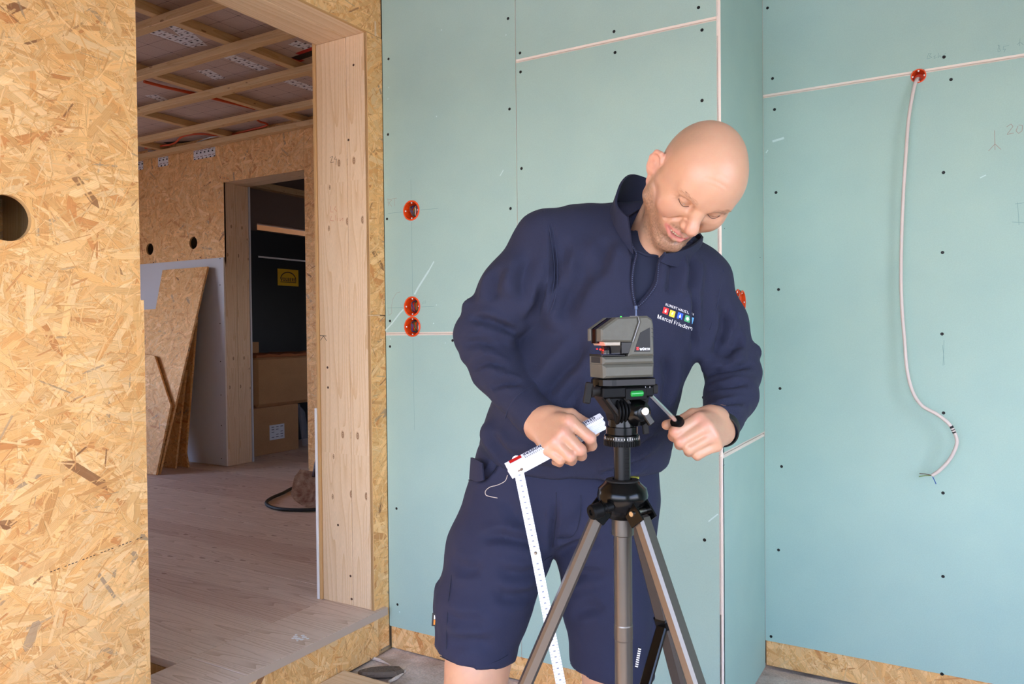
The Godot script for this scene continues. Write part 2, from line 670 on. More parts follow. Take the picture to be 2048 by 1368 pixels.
func start_textures() -> Dictionary:
	var t := {}
	var jobs := {
		"osb": osb_images.bind(1024, 2048, 1180.0, 11, 3.6, 0.35),
		"osb_far": osb_images.bind(1024, 1024, 620.0, 23, 3.6, 0.5),
		"spruce": wood_image.bind(384, 1024, 5, Vector3(236, 208, 176), Vector3(222, 186, 146), 8.0, 4, Vector3(126, 84, 54)),
		"plank": wood_image.bind(384, 1024, 8, Vector3(216, 196, 180), Vector3(188, 162, 142), 11.0, 3, Vector3(128, 96, 76), 0.07),
		"concrete": mottled_image.bind(512, 512, 31, Vector3(200, 180, 164), 0.55, 0.16, Vector3(150, 130, 114), 0.01, 0.16, 0.05),
		"gypsum": mottled_image.bind(1024, 1024, 41, Vector3(165, 191, 178), 0.16, 0.035, Vector3(148, 178, 172), 0.004, 0.22, 0.012),
		"card": mottled_image.bind(256, 256, 51, Vector3(176, 128, 84), 0.2, 0.06, Vector3(150, 104, 66)),
		"membrane": membrane_image.bind(768, 768),
	}
	for k in jobs:
		var th := Thread.new()
		th.start(jobs[k])
		t[k] = th
	return t
func make_materials(t: Dictionary) -> void:
	var o: Array = t.osb.wait_to_finish()
	var hi: Image = o[1]
	hi.bump_map_to_normal_map(3.0)
	M.osb = tex_mat(o[0], Color(1, 0.925, 0.845), 0.62, Vector2(1180.0 / 1024, 1180.0 / 2048), ImageTexture.create_from_image(hi), 0.6)
	M.osb_worn = tex_mat(o[0], Color(1, 0.925, 0.845), 0.7, Vector2(1180.0 / 1024, 1180.0 / 2048), ImageTexture.create_from_image(hi), 0.6)
	var o2: Array = t.osb_far.wait_to_finish()
	M.osb_far = tex_mat(o2[0], Color(1, 0.925, 0.845), 0.65, Vector2(620.0 / 1024, 620.0 / 1024))
	M.osb_sheet = tex_mat(o2[0], Color(1, 0.925, 0.845), 0.65, Vector2(620.0 / 1024, 620.0 / 1024))
	M.osb_edge = mat(Color(0.80, 0.62, 0.40), 0.8)
	var sp: Image = t.spruce.wait_to_finish()
	M.spruce = tex_mat(sp, Color(0.98, 0.95, 0.9), 0.55, Vector2(1 / 0.24, 1 / 1.1))
	M.batten = tex_mat(sp, Color(0.92, 0.87, 0.74), 0.65, Vector2(1 / 0.20, 1 / 1.1))
	var pl: Image = t.plank.wait_to_finish()
	M.plank = tex_mat(pl, Color(1.0, 0.97, 0.93), 0.62, Vector2(1 / 0.22, 1 / 1.2))
	M.plank2 = tex_mat(pl, Color(0.95, 0.90, 0.86), 0.62, Vector2(1 / 0.26, 1 / 1.0))
	M.concrete = tex_mat(t.concrete.wait_to_finish(), Color(1, 1, 1), 0.9, Vector2(1.1, 1.1), noise_normal(256, 3, 0.05, 4.0, 4), 0.35)
	M.gypsum = tex_mat(t.gypsum.wait_to_finish(), Color(1, 1, 1), 0.78, Vector2(0.9, 0.9))
	M.core = mat(Color(0.93, 0.87, 0.81), 0.9)
	M.plaster = mat(Color(0.80, 0.80, 0.82), 0.85)
	M.card = tex_mat(t.card.wait_to_finish(), Color(1, 1, 1), 0.85, Vector2(2, 2))
	M.membrane = tex_mat(t.membrane.wait_to_finish(), Color(0.96, 0.88, 0.82), 0.7, Vector2(1.0 / 0.9, 1.0 / 0.9))
	M.tape = tex_mat(tape_image(), Color(1, 1, 1), 0.5, Vector2(1 / 0.2, 1 / 0.2))
	M.screw = mat(Color(0.02, 0.02, 0.022), 0.5, 0.3)
	M.orange = mat(Color(0.93, 0.30, 0.06), 0.45)
	M.white = mat(Color(0.90, 0.88, 0.86), 0.5)
	M.cable = mat(Color(0.84, 0.77, 0.73), 0.45)
	M.black = tri_mat(Color(0.035, 0.033, 0.032), 0.5, noise_normal(128, 9, 0.2, 2.0), 0.15, 30.0)
	M.gloss_black = mat(Color(0.02, 0.02, 0.02), 0.2)
	M.dark = mat(Color(0.055, 0.05, 0.05), 0.55)
	M.chrome = mat(Color(0.82, 0.82, 0.82), 0.12, 1.0)
	M.pencil = mat(Color(0.50, 0.62, 0.59), 0.7)
	M.redpencil = mat(Color(0.62, 0.55, 0.50), 0.7)
	M.chalk = mat(Color(0.78, 0.86, 0.83), 0.9)
	M.ink = mat(Color(0.10, 0.09, 0.09), 0.7)
	M.red = mat(Color(0.72, 0.07, 0.05), 0.45)
	M.rubber = mat(Color(0.06, 0.065, 0.07), 0.6)
	M.wire_blue = mat(Color(0.10, 0.28, 0.60), 0.4)
	M.wire_brown = mat(Color(0.32, 0.17, 0.08), 0.4)
	M.wire_green = mat(Color(0.40, 0.50, 0.12), 0.4)
	M.wire_grey = mat(Color(0.30, 0.29, 0.30), 0.4)
	M.plank3 = tex_mat(pl, Color(1.0, 0.97, 0.93), 0.62, Vector2(1 / 0.22, 1 / 1.2))
	M.knot = mat(Color(0.30, 0.18, 0.10), 0.6)
	M.storewall = mat(Color(0.46, 0.38, 0.33), 0.85)
	M.sign_yellow = mat(Color(0.86, 0.66, 0.05), 0.5)
	M.shovel = tri_mat(Color(0.80, 0.70, 0.64), 0.75, noise_normal(128, 19, 0.06, 4.0), 0.5, 6.0, mottled_image(128, 128, 91, Vector3(200, 180, 170), 0.8, 0.3, Vector3(120, 70, 60), 0.03, 0.2, 0.1))
	M.plastic_wrap = mat(Color(0.75, 0.75, 0.78, 0.22), 0.12)
	M.plastic_wrap.transparency = BaseMaterial3D.TRANSPARENCY_ALPHA
	M.label = mat(Color(0.84, 0.83, 0.82), 0.7)
	M.stone = tri_mat(Color(0.40, 0.34, 0.29), 0.95, noise_normal(128, 29, 0.05, 6.0), 0.8, 8.0)
	M.shaft = mat(Color(0.20, 0.07, 0.06), 0.5)
	M.fibre = mat(Color(0.62, 0.36, 0.20), 0.95)
	M.orange_dull = mat(Color(0.80, 0.30, 0.12), 0.55)
	M.column = mat(Color(0.05, 0.045, 0.04), 0.35, 0.4)
	M.leg_metal = tri_mat(Color(0.42, 0.395, 0.37), 0.33, noise_normal(128, 13, 0.3, 1.0), 0.1, 20.0)
	M.leg_metal.metallic = 0.8
	M.dusty = tri_mat(Color(0.11, 0.10, 0.09), 0.6, noise_normal(128, 14, 0.2, 2.0), 0.2, 30.0)
	M.steel = mat(Color(0.74, 0.72, 0.68), 0.28, 1.0)
	M.vial_yellow = mat(Color(0.62, 0.60, 0.20), 0.15)
	M.vial = mat(Color(0.10, 0.52, 0.20), 0.1)
	M.laser_grey = tri_mat(Color(0.36, 0.35, 0.31), 0.62, noise_normal(256, 15, 0.3, 2.0), 0.25, 14.0, mottled_image(256, 256, 95, Vector3(238, 236, 232), 0.18, 0.06, Vector3(205, 196, 184), 0.02, 0.2))
	M.laser_dark = mat(Color(0.13, 0.125, 0.12), 0.4)
	M.slot_blue = mat(Color(0.16, 0.20, 0.42), 0.05)
	M.slot_roof = mat(Color(0.62, 0.57, 0.50), 0.5)
	M.red_glass = mat(Color(0.10, 0.012, 0.018), 0.06)
	M.seam_light = mat(Color(0.55, 0.55, 0.55), 0.5)
	M.lens = mat(Color(0.05, 0.05, 0.07), 0.04)
	M.led_red = mat(Color(1.0, 0.15, 0.1), 0.4)
	M.led_red.emission_enabled = true
	M.led_red.emission = Color(1.0, 0.10, 0.07)
	M.led_red.emission_energy_multiplier = 6.0
	M.led_green = mat(Color(0.3, 1.0, 0.3), 0.4)
	M.led_green.emission_enabled = true
	M.led_green.emission = Color(0.3, 1.0, 0.35)
	M.led_green.emission_energy_multiplier = 1.2
	M.ruler = mat(Color(0.90, 0.90, 0.91), 0.4)
	M.print_blue = mat(Color(0.10, 0.11, 0.24), 0.6)
	M.print_grey = mat(Color(0.50, 0.51, 0.56), 0.6)
	M.brass = mat(Color(0.62, 0.55, 0.47), 0.35, 0.6)
	M.thread = mat(Color(0.70, 0.64, 0.58), 0.8)
	M.skin = tri_mat(Color(1, 1, 1), 0.40, noise_normal(256, 17, 0.09, 2.0, 3), 0.22, 26.0)
	M.skin.vertex_color_use_as_albedo = true
	M.skin.subsurf_scatter_enabled = true
	M.skin.subsurf_scatter_strength = 0.12
	M.eye = mat(Color(0.74, 0.70, 0.67), 0.15)
	M.lash = mat(Color(0.30, 0.21, 0.17), 0.7)
	M.brow = mat(Color(0.70, 0.53, 0.40), 0.7)
	M.teeth = mat(Color(0.80, 0.74, 0.63), 0.25)
	var weave := noise_normal(256, 21, 0.25, 4.0, 2)
	M.jumper = tri_mat(Color(0.118, 0.132, 0.225), 0.92, weave, 0.35, 9.0, mottled_image(512, 512, 87, Vector3(238, 238, 240), 0.05, 0.16, Vector3(225, 225, 232), 0.02, 0.30, 0.10))
	M.jumper_seam = mat(Color(0.12, 0.14, 0.23), 0.9)
	M.tshirt = mat(Color(0.07, 0.095, 0.18), 0.9)
	M.shorts = tri_mat(Color(0.108, 0.124, 0.225), 0.88, weave, 0.3, 12.0, mottled_image(512, 512, 83, Vector3(236, 234, 240), 0.35, 0.10, Vector3(255, 252, 250), 0.012, 0.14))
	M.shoe = mat(Color(0.05, 0.05, 0.055), 0.6)
	M.zip = mat(Color(0.32, 0.36, 0.46), 0.4, 0.5)
	M.thread_white = mat(Color(0.92, 0.91, 0.90), 0.6)
	M.sq_red = mat(Color(0.78, 0.06, 0.06), 0.6)
	M.sq_yellow = mat(Color(0.90, 0.72, 0.15), 0.6)
	M.sq_blue = mat(Color(0.09, 0.30, 0.70), 0.6)
	M.sq_green = mat(Color(0.22, 0.58, 0.36), 0.6)
	M.sq_cyan = mat(Color(0.35, 0.62, 0.80), 0.6)
	M.sq_orange = mat(Color(0.85, 0.50, 0.10), 0.6)
	M.ceiling = mat(Color(0.60, 0.58, 0.56), 0.9)
	M.terrace = tex_mat(M.concrete.albedo_texture.get_image(), Color(1, 1, 1), 0.9, Vector2(0.6, 0.6))
	M.shorts_seam = mat(Color(0.085, 0.10, 0.18), 0.9)
	M.plank_edge = mat(Color(0.74, 0.64, 0.56), 0.7)
	M.eaves = mat(Color(0.95, 0.74, 0.50), 0.7)
	M.redline = mat(Color(0.80, 0.46, 0.36), 0.7)
	M.insulation = mat(Color(0.66, 0.58, 0.46), 0.95)
	M.black.metallic_specular = 0.25
	M.dusty.metallic_specular = 0.3
	M.gloss_black.metallic_specular = 0.35
	M.laser_dark.metallic_specular = 0.3

# ------------------------------------------------------------------ the room
const HALL_Y := 0.185        # height of the raised wooden floor
const OPEN_Y := 2.474        # underside of the door lining
const JAMB_Z := 0.09
const JAMB2_Z := 1.085
const CEIL := 2.78
var FACE_X := Transform3D(Basis(Vector3(0, 0, -1), Vector3(0, 1, 0), Vector3(1, 0, 0)), Vector3.ZERO)

func gypsum_board(parent: Node, x0: float, x1: float, y0: float, y1: float, holes := [], edges := [0.0, 0.0, 0.0, 0.0], face: Material = null) -> MeshInstance3D:
	var b := board_mesh(x0, x1, y0, y1, 0.0, 0.0125, holes, edges)
	return put(mesh_of([[b[0], face if face else M.gypsum], [b[1], M.core]]), "gypsum_board", parent)
func osb_panel(parent: Node, x0: float, x1: float, y0: float, y1: float, z: float, holes := [], face: Material = null, off := Vector2.ZERO, thick := 0.015, grain := 1, ch := 0.0015) -> MeshInstance3D:
	var b := board_mesh(x0, x1, y0, y1, z, thick, holes, [ch, ch, ch, ch])
	for i in b[0].uv.size():
		if grain == 0: b[0].uv[i] = Vector2(b[0].uv[i].y, -b[0].uv[i].x)
		b[0].uv[i] += off
	return put(mesh_of([[b[0], face if face else M.osb], [b[1], M.osb_edge]]), "osb_panel", parent)
func box_obj(lo: Vector3, hi: Vector3, m: Material, called: String, parent: Node, bev := 0.0, grain := 1, off := Vector2.ZERO) -> MeshInstance3D:
	var mb := MB.new()
	mb.grain = grain
	mb.off = off
	mb.box(lo, hi, bev)
	return obj(mb, m, called, parent)

func build_room() -> void:
	# floor of rough concrete
	var fl := setting("floor")
	var mb := MB.new()
	mb.grain = 2
	var nz := FastNoiseLite.new()
	nz.seed = 3
	nz.frequency = 2.2
	var nx := 60
	var nzz := 60
	var base := 0
	for i in nx + 1:
		for j in nzz + 1:
			var p := Vector3(lerpf(0.0, 4.2, pow(float(i) / nx, 1.5)), 0, lerpf(-0.575, 3.9, pow(float(j) / nzz, 1.5)))
			p.y = nz.get_noise_2d(p.x, p.z) * 0.006 - 0.003
			mb.add(p, Vector3.UP, Vector2(p.x, p.z))
	for i in nx:
		for j in nzz:
			base = i * (nzz + 1) + j
			mb.tri(base, base + 1, base + nzz + 1)
			mb.tri(base + 1, base + nzz + 2, base + nzz + 1)
	obj(mb, M.concrete, "concrete_surface", fl)
	box_obj(Vector3(-0.02, -0.25, -0.8), Vector3(4.4, -0.012, 4.1), M.concrete, "slab", fl)
	# ridges added along the floor cracks, raised for the shadow they throw
	for line in [[[737, 1316], [760, 1322], [777, 1330], [789, 1342], [791, 1349]], [[778, 1366], [794, 1357], [806, 1348], [810, 1344]], [[692, 1341], [702, 1334], [722, 1322], [735, 1314]]]:
		var cr := MB.new()
		var pts := []
		for q in line: pts.append(on_y(q[0], q[1], 0.0) + Vector3(0, 0.0035, 0))
		var rad := []
		for k in pts.size(): rad.append(0.0055 + 0.0025 * sin(k * 2.3))
		cr.tube(pts, rad, 6)
		obj(cr, M.concrete, "crack_ridge", fl)

	# green wall with the sockets
	var wb := setting("wall_back")
	var sock := []
	for q in [[823, 421], [824.5, 613], [825, 653.5]]:
		var p := on_z(q[0], q[1], 0.0)
		sock.append([p.x, p.y, 0.0365])
	var w := 1.365
	var jl := on_z(850, 667, 0).y
	var ju := on_z(1230, 80, 0).y
	var vj := 0.622
	gypsum_board(wb, 0.002, vj, 0.0965, jl - 0.001, [[sock[2][0], sock[2][1], 0.0365]], [0, 0, 0, 0.006])
	gypsum_board(wb, 0.002, vj, jl, CEIL, [sock[0], sock[1], [sock[2][0], sock[2][1], 0.0365]], [0, 0.006, 0, 0])
	gypsum_board(wb, vj + 0.002, w, 0.0965, ju - 0.001, [], [0, 0, 0.007, 0.006])
	gypsum_board(wb, vj + 0.002, w, ju, CEIL, [], [0, 0.006, 0.007, 0])
	osb_panel(wb, 0.0, w - 0.013, 0.003, 0.110, -0.0126, [], M.osb_worn, Vector2(0.31, 0.2), 0.015, 0)
	box_obj(Vector3(-0.24, -0.05, -0.20), Vector3(w - 0.014, CEIL, -0.075), M.insulation, "wall_core", wb)
	for q in [[1016, 37], [1040, 106], [1041, 144], [1019, 218], [1043, 337], [1021, 417], [777, 118], [776, 269], [774, 438], [780, 642], [780, 693], [905, 681], [793, 1017], [795, 1209], [1397, 15], [1404, 60], [1228, 63], [1230, 105], [1404, 201], [1407, 795], [1409, 1080]]:
		screw(wb, q)
	# side of the boxed-out wall
	var ws := setting("wall_side", Transform3D(FACE_X.basis, Vector3(w, 0, 0)))
	var j0 := on_x(1447, 917, w)
	var j1 := on_x(1524, 864, w)
	var jm := (j0.y + j1.y) * 0.5
	var so := []
	for q in [[1475.5, 602], [1484.5, 604]]:
		var p := on_x(q[0], q[1], w)
		so.append([-p.z, p.y, 0.0365])
	gypsum_board(ws, 0.0, 0.575, 0.002, jm - 0.002, [], [0.002, 0, 0.001, 0.008])
	gypsum_board(ws, 0.0, 0.575, jm, CEIL, so, [0.002, 0.008, 0.001, 0])
	box_obj(Vector3(0.08, -0.05, -0.16), Vector3(0.56, CEIL, -0.065), M.insulation, "wall_core", ws)
	for q in [[1449, 457], [1520, 515], [1494, 795], [1448, 930]]: screw(ws, q, 0.0022)
	# recessed green wall with the hanging cable
	var wr := setting("wall_right", Transform3D(Basis.IDENTITY, Vector3(0, 0, -0.575)))
	var jr := on_z(1780, 153, -0.575).y
	var g := on_z(1837, 152, -0.575)
	gypsum_board(wr, w, 2.62, 0.103, jr - 0.001, [[g.x, g.y, 0.0225]], [0.001, 0, 0.002, 0.006])
	gypsum_board(wr, w, 2.62, jr, CEIL, [[g.x, g.y, 0.0225]], [0.001, 0.006, 0.002, 0])
	gypsum_board(wr, 2.623, 4.2, 0.103, CEIL, [], [0.002, 0, 0, 0])
	osb_panel(wr, w, 4.2, 0.003, 0.120, -0.0126, [], M.osb_worn, Vector2(0.7, 0.4), 0.015, 0)
	box_obj(Vector3(w - 0.15, -0.05, -0.16), Vector3(4.4, CEIL, -0.065), M.insulation, "wall_core", wr)
	for q in [[1535, 16], [1545, 157], [1549, 219], [1552, 385], [1557, 579], [1560, 777], [1563, 933], [1557, 1100], [1542, 1273], [1888, 114], [1902, 159], [1887, 345], [1885, 505], [1884, 668], [1887, 826], [1886, 986], [1886, 1153], [1884, 1348]]:
		screw(wr, q)
	marks(wb, wr)

	# OSB wall with the doorway
	var wl := setting("wall_left", FACE_X)
	var hr := on_x(63, 441, 0.0)
	var hole := [-hr.z - 0.057, hr.y, 0.057]
	osb_panel(wl, -3.9, -1.072, 1.394, CEIL, 0.0, [hole], null, Vector2.ZERO, 0.015, 1, 0.0)
	osb_panel(wl, -3.9, -1.062, 0.0, 1.394, 0.0, [], null, Vector2.ZERO, 0.015, 1, 0.0)
	osb_panel(wl, -1.071, -0.042, OPEN_Y, CEIL, 0.0, [], M.osb, Vector2(0.2, 0.9))
	osb_panel(wl, -JAMB_Z, 0.0, 1.362, OPEN_Y - 0.001, 0.0, [], M.osb_worn, Vector2(0.55, 0.1))
	osb_panel(wl, -0.041, 0.0, OPEN_Y, CEIL, -0.003, [], M.osb_worn, Vector2(0.15, 0.3))
	osb_panel(wl, -JAMB_Z, 0.0, 0.017, 1.358, 0.0, [], M.osb_worn, Vector2(0.05, 0.6))
	osb_panel(wl, -1.6, -0.078, 0.006, HALL_Y - 0.030, 0.012, [], M.osb_worn, Vector2(0.35, 0.25), 0.015, 0)
	# studs and the far skin of that wall: the hole looks into the cavity between them
	box_obj(Vector3(-3.9, 0, -0.29), Vector3(-1.15, CEIL, -0.275), M.osb_far, "wall_core", wl)
	box_obj(Vector3(-1.30, 0, -0.274), Vector3(-1.146, CEIL, -0.016), M.batten, "stud", wl)
	box_obj(Vector3(-1.85, 0, -0.274), Vector3(-1.79, CEIL, -0.016), M.batten, "stud", wl)
	box_obj(Vector3(-1.145, 2.60, -0.274), Vector3(0.0, CEIL, -0.016), M.batten, "stud", wl)
	box_obj(Vector3(-0.029, 0, -0.274), Vector3(2.1, CEIL + 0.2, -0.016), M.insulation, "wall_core", wl)
	# printed stamp and laser-straight pencil line on the big panel
	var stamp := MB.new()
	for k in 26:
		var a := on_x(100 + k * 7.2, 1144 - k * 2.72, 0.0)
		if k % 5 == 3: continue
		var b := on_x(100 + k * 7.2 + 4.2, 1144 - (k + 0.6) * 2.72, 0.0)
		stamp.ribbon([a + Vector3(0.0006, 0, 0), b + Vector3(0.0006, 0, 0)], 0.0022, Vector3.RIGHT)
	put_world(stamp, M.ink, "printed_line", wl)

	# timber lining of the doorway
	var d := setting("door_1")
	for seg in [[-0.112, -0.001], [-0.275, -0.114]]:
		box_obj(Vector3(seg[0], HALL_Y, 0.03), Vector3(seg[1], OPEN_Y, JAMB_Z), M.spruce, "jamb", d, 0.002, 1, Vector2(0.11 if seg[0] < -0.2 else 0.03, 0.3))
		box_obj(Vector3(seg[0], OPEN_Y + 0.0005, 0.03), Vector3(seg[1], OPEN_Y + 0.06, JAMB2_Z + 0.06), M.spruce, "header", d, 0.002, 2, Vector2(0.05 if seg[0] < -0.2 else 0.16, 0.1))
		box_obj(Vector3(seg[0], HALL_Y, JAMB2_Z), Vector3(seg[1], OPEN_Y, JAMB2_Z + 0.06), M.spruce, "jamb", d, 0.002, 1, Vector2(0.2, 0.7))
	box_obj(Vector3(-0.290, HALL_Y, 0.03), Vector3(-0.277, OPEN_Y + 0.05, JAMB_Z + 0.006), M.osb_edge, "osb_edge", d, 0.001)
	box_obj(Vector3(-0.302, HALL_Y, 0.03), Vector3(-0.291, 0.98, JAMB_Z + 0.010), M.white, "board_edge", d, 0.001)
	for q in [[656, 775], [655, 735], [697, 280], [701, 1152], [703, 1198], [676, 1050], [707, 130]]:
		var knot := MB.new()
		knot.xf = Transform3D(Basis(Vector3.RIGHT, PI / 2), on_z(q[0], q[1], JAMB_Z) + Vector3(0, 0, -0.0008))
		knot.lathe([Vector2(0.006, 0), Vector2(0.005, 0.001), Vector2(0, 0.0012)], 12)
		obj(knot, M.knot, "knot", d)

	for e in [[M.ink, [[640, 671], [653, 672]]], [M.ink, [[647, 672], [641, 681]]], [M.ink, [[647, 672], [654, 682]]], [M.knot, [[660, 315], [666, 313], [661, 325], [668, 324]]], [M.knot, [[671, 313], [669, 319], [674, 318], [672, 330]]], [M.redline, [[661, 412], [662, 424], [667, 424]]], [M.redline, [[672, 412], [669, 418], [674, 423]]], [M.redline, [[663, 432], [661, 441], [668, 442]]], [M.redline, [[671, 430], [672, 441]]], [M.redline, [[676, 436], [675, 442]]], [M.redline, [[680, 436], [680, 442], [686, 436], [686, 442]]]]:
		var mk := MB.new()
		var pts := []
		for q in e[1]: pts.append(on_z(q[0], q[1], JAMB_Z) + Vector3(0, 0, 0.0006))
		mk.ribbon(pts, 0.0022 if e[0] == M.ink else 0.0015, Vector3.BACK)
		obj(mk, e[0], "handwritten_mark", d)
	# the rest of the shell, behind the camera: glazed openings without their frames yet
	var wf := setting("wall_front")
	box_obj(Vector3(-0.3, -0.2, 3.9), Vector3(0.15, CEIL, 4.15), M.gypsum, "pier", wf)
	box_obj(Vector3(3.7, -0.2, 3.9), Vector3(4.45, CEIL, 4.15), M.gypsum, "pier", wf)
	box_obj(Vector3(0.15, 2.25, 3.9), Vector3(3.7, CEIL, 4.15), M.gypsum, "lintel", wf)
	box_obj(Vector3(0.15, -0.2, 3.9), Vector3(3.7, 0.70, 4.15), M.gypsum, "sill_wall", wf)
	var we2 := setting("wall_east")
	box_obj(Vector3(4.2, -0.2, -0.8), Vector3(4.45, CEIL, 0.9), M.gypsum, "pier", we2)
	box_obj(Vector3(4.2, -0.2, 3.2), Vector3(4.45, CEIL, 3.9), M.gypsum, "pier", we2)
	box_obj(Vector3(4.2, 2.25, 0.9), Vector3(4.45, CEIL, 3.2), M.gypsum, "lintel", we2)
	box_obj(Vector3(4.2, -0.2, 0.9), Vector3(4.45, 0.70, 3.2), M.gypsum, "sill_wall", we2)
	var ce := setting("ceiling")
	box_obj(Vector3(-0.29, CEIL, -0.8), Vector3(4.45, CEIL + 0.3, 4.15), M.ceiling, "ceiling_panel", ce)
	var gr := setting("ground")
	box_obj(Vector3(-14, -0.5, 4.16), Vector3(30, -0.08, 40), M.terrace, "terrace", gr)
	box_obj(Vector3(4.46, -0.5, -20), Vector3(30, -0.08, 4.15), M.terrace, "terrace", gr)
	box_obj(Vector3(-30, -0.5, -20), Vector3(-5.8, -0.08, 40), M.terrace, "terrace", gr)

func put_world(mb: MB, m: Material, called: String, parent: Node3D) -> MeshInstance3D:
	var o := obj(mb, m, called, parent)
	o.transform = parent.transform.affine_inverse()
	return o
func screw(parent: Node3D, q: Array, r := 0.0062) -> void:
	var n := parent.transform.basis.z
	var p := on_plane(q[0], q[1], parent.transform.origin, n)
	var mb := MB.new()
	mb.xf = Transform3D(Basis(Vector3.RIGHT, PI / 2), Vector3.ZERO)
	mb.lathe([Vector2(r, -0.001), Vector2(r * 0.8, 0.0006), Vector2(r * 0.3, 0.0001), Vector2(0, 0.0001)], 14)
	obj(mb, M.screw, "screw", parent, parent.transform.affine_inverse() * p)

# pencil, chalk and scuffs on the boards
func marks(wb: Node3D, wr: Node3D) -> void:
	var z := Vector3(0, 0, 0.0006)
	var list := [
		[wb, M.pencil, 0.0014, [[822, 358], [822.5, 398]]], [wb, M.pencil, 0.0014, [[823.5, 444], [825, 590]]], [wb, M.pencil, 0.0014, [[776, 427], [805, 424]]], [wb, M.pencil, 0.0014, [[841, 420], [876, 417]]],
		[wb, M.pencil, 0.0014, [[775, 616], [806, 615]]], [wb, M.pencil, 0.0014, [[843, 614], [868, 613]]], [wb, M.pencil, 0.0012, [[826, 675], [829, 860]]],
		[wb, M.chalk, 0.006, [[768, 664], [784, 647], [800, 626], [807, 619]]], [wb, M.chalk, 0.0075, [[829, 589], [836, 576], [846, 560], [858, 541]]], [wb, M.chalk, 0.005, [[858, 541], [868, 523]]],
		[wb, M.redpencil, 0.0014, [[776, 398], [777, 412]]], [wb, M.redpencil, 0.0014, [[774, 398], [784, 400], [778, 406], [784, 413]]], [wb, M.redpencil, 0.0014, [[784, 398], [794, 396]]], [wb, M.redpencil, 0.0014, [[789, 397], [789, 412]]],
		[wb, M.redpencil, 0.0012, [[800, 584], [793, 586], [786, 598], [783, 614], [784, 626], [778, 631], [776, 620]]],
		[wb, M.pencil, 0.0012, [[845, 604], [845, 609]]], [wb, M.pencil, 0.0012, [[848, 602], [848, 608]]], [wb, M.pencil, 0.0012, [[851, 601], [851, 607]]],
		[wr, M.redpencil, 0.0017, [[1989, 261], [1990, 300]]], [wr, M.redpencil, 0.0017, [[1977, 302], [1990, 288], [2002, 299]]],
		[wr, M.redpencil, 0.0017, [[2013, 254], [2022, 248], [2026, 253], [2014, 269], [2028, 266]]], [wr, M.redpencil, 0.0017, [[2036, 252], [2032, 262], [2037, 267], [2044, 262], [2045, 251], [2037, 250]]],
		[wr, M.pencil, 0.0015, [[2030, 408], [2060, 404]]], [wr, M.pencil, 0.0015, [[2035, 405], [2038, 450]]], [wr, M.pencil, 0.0015, [[2024, 444], [2060, 446]]],
		[wr, M.pencil, 0.0015, [[1888, 680], [1886, 731]]], [wr, M.pencil, 0.0012, [[1885, 690], [1889, 730]]],
		[wr, M.pencil, 0.0013, [[1854, 118], [1857, 107], [1863, 107], [1858, 112], [1864, 115], [1855, 118]]], [wr, M.pencil, 0.0013, [[1867, 114], [1871, 111], [1868, 117], [1874, 115]]], [wr, M.pencil, 0.0013, [[1877, 106], [1876, 116], [1880, 111], [1882, 115], [1892, 106]]],
		[wr, M.pencil, 0.0013, [[1996, 97], [2000, 92], [1996, 90], [2001, 102], [1996, 104], [1996, 97]]], [wr, M.pencil, 0.0013, [[2018, 91], [2007, 93], [2006, 99], [2011, 98], [2008, 105]]], [wr, M.pencil, 0.0013, [[2040, 77], [2039, 92]]], [wr, M.pencil, 0.0013, [[2034, 90], [2040, 84], [2047, 90]]],
		[wr, M.chalk, 0.008, [[1545, 283], [1568, 276]]], [wr, M.chalk, 0.004, [[1532, 306], [1536, 300]]], [wr, M.chalk, 0.003, [[1960, 356], [1972, 350]]],
		[wb, M.chalk, 0.004, [[1417, 1043], [1436, 1028]]], [wb, M.chalk, 0.003, [[1000, 352], [1007, 340]]],
	]
	for e in list:
		var n: Vector3 = e[0].transform.origin
		var mb := MB.new()
		var pts := []
		for q in e[3]: pts.append(on_z(q[0], q[1], n.z) + z)
		mb.ribbon(pts, e[2], Vector3.BACK)
		put_world(mb, e[1], "chalk_mark" if e[1] == M.chalk else "pencil_mark", e[0])
	for q in [[873, 610], [867, 647], [891, 686], [781, 678], [799, 1224], [883, 60], [777, 175], [776, 198], [873, 233], [1012, 70]]:
		var mb := MB.new()
		mb.xf = Transform3D(Basis(Vector3.RIGHT, PI / 2), on_z(q[0], q[1], 0))
		mb.lathe([Vector2(0.0028, 0), Vector2(0.0022, 0.0008), Vector2(0, 0.001)], 8)
		obj(mb, M.chalk, "filler_dot", wb)

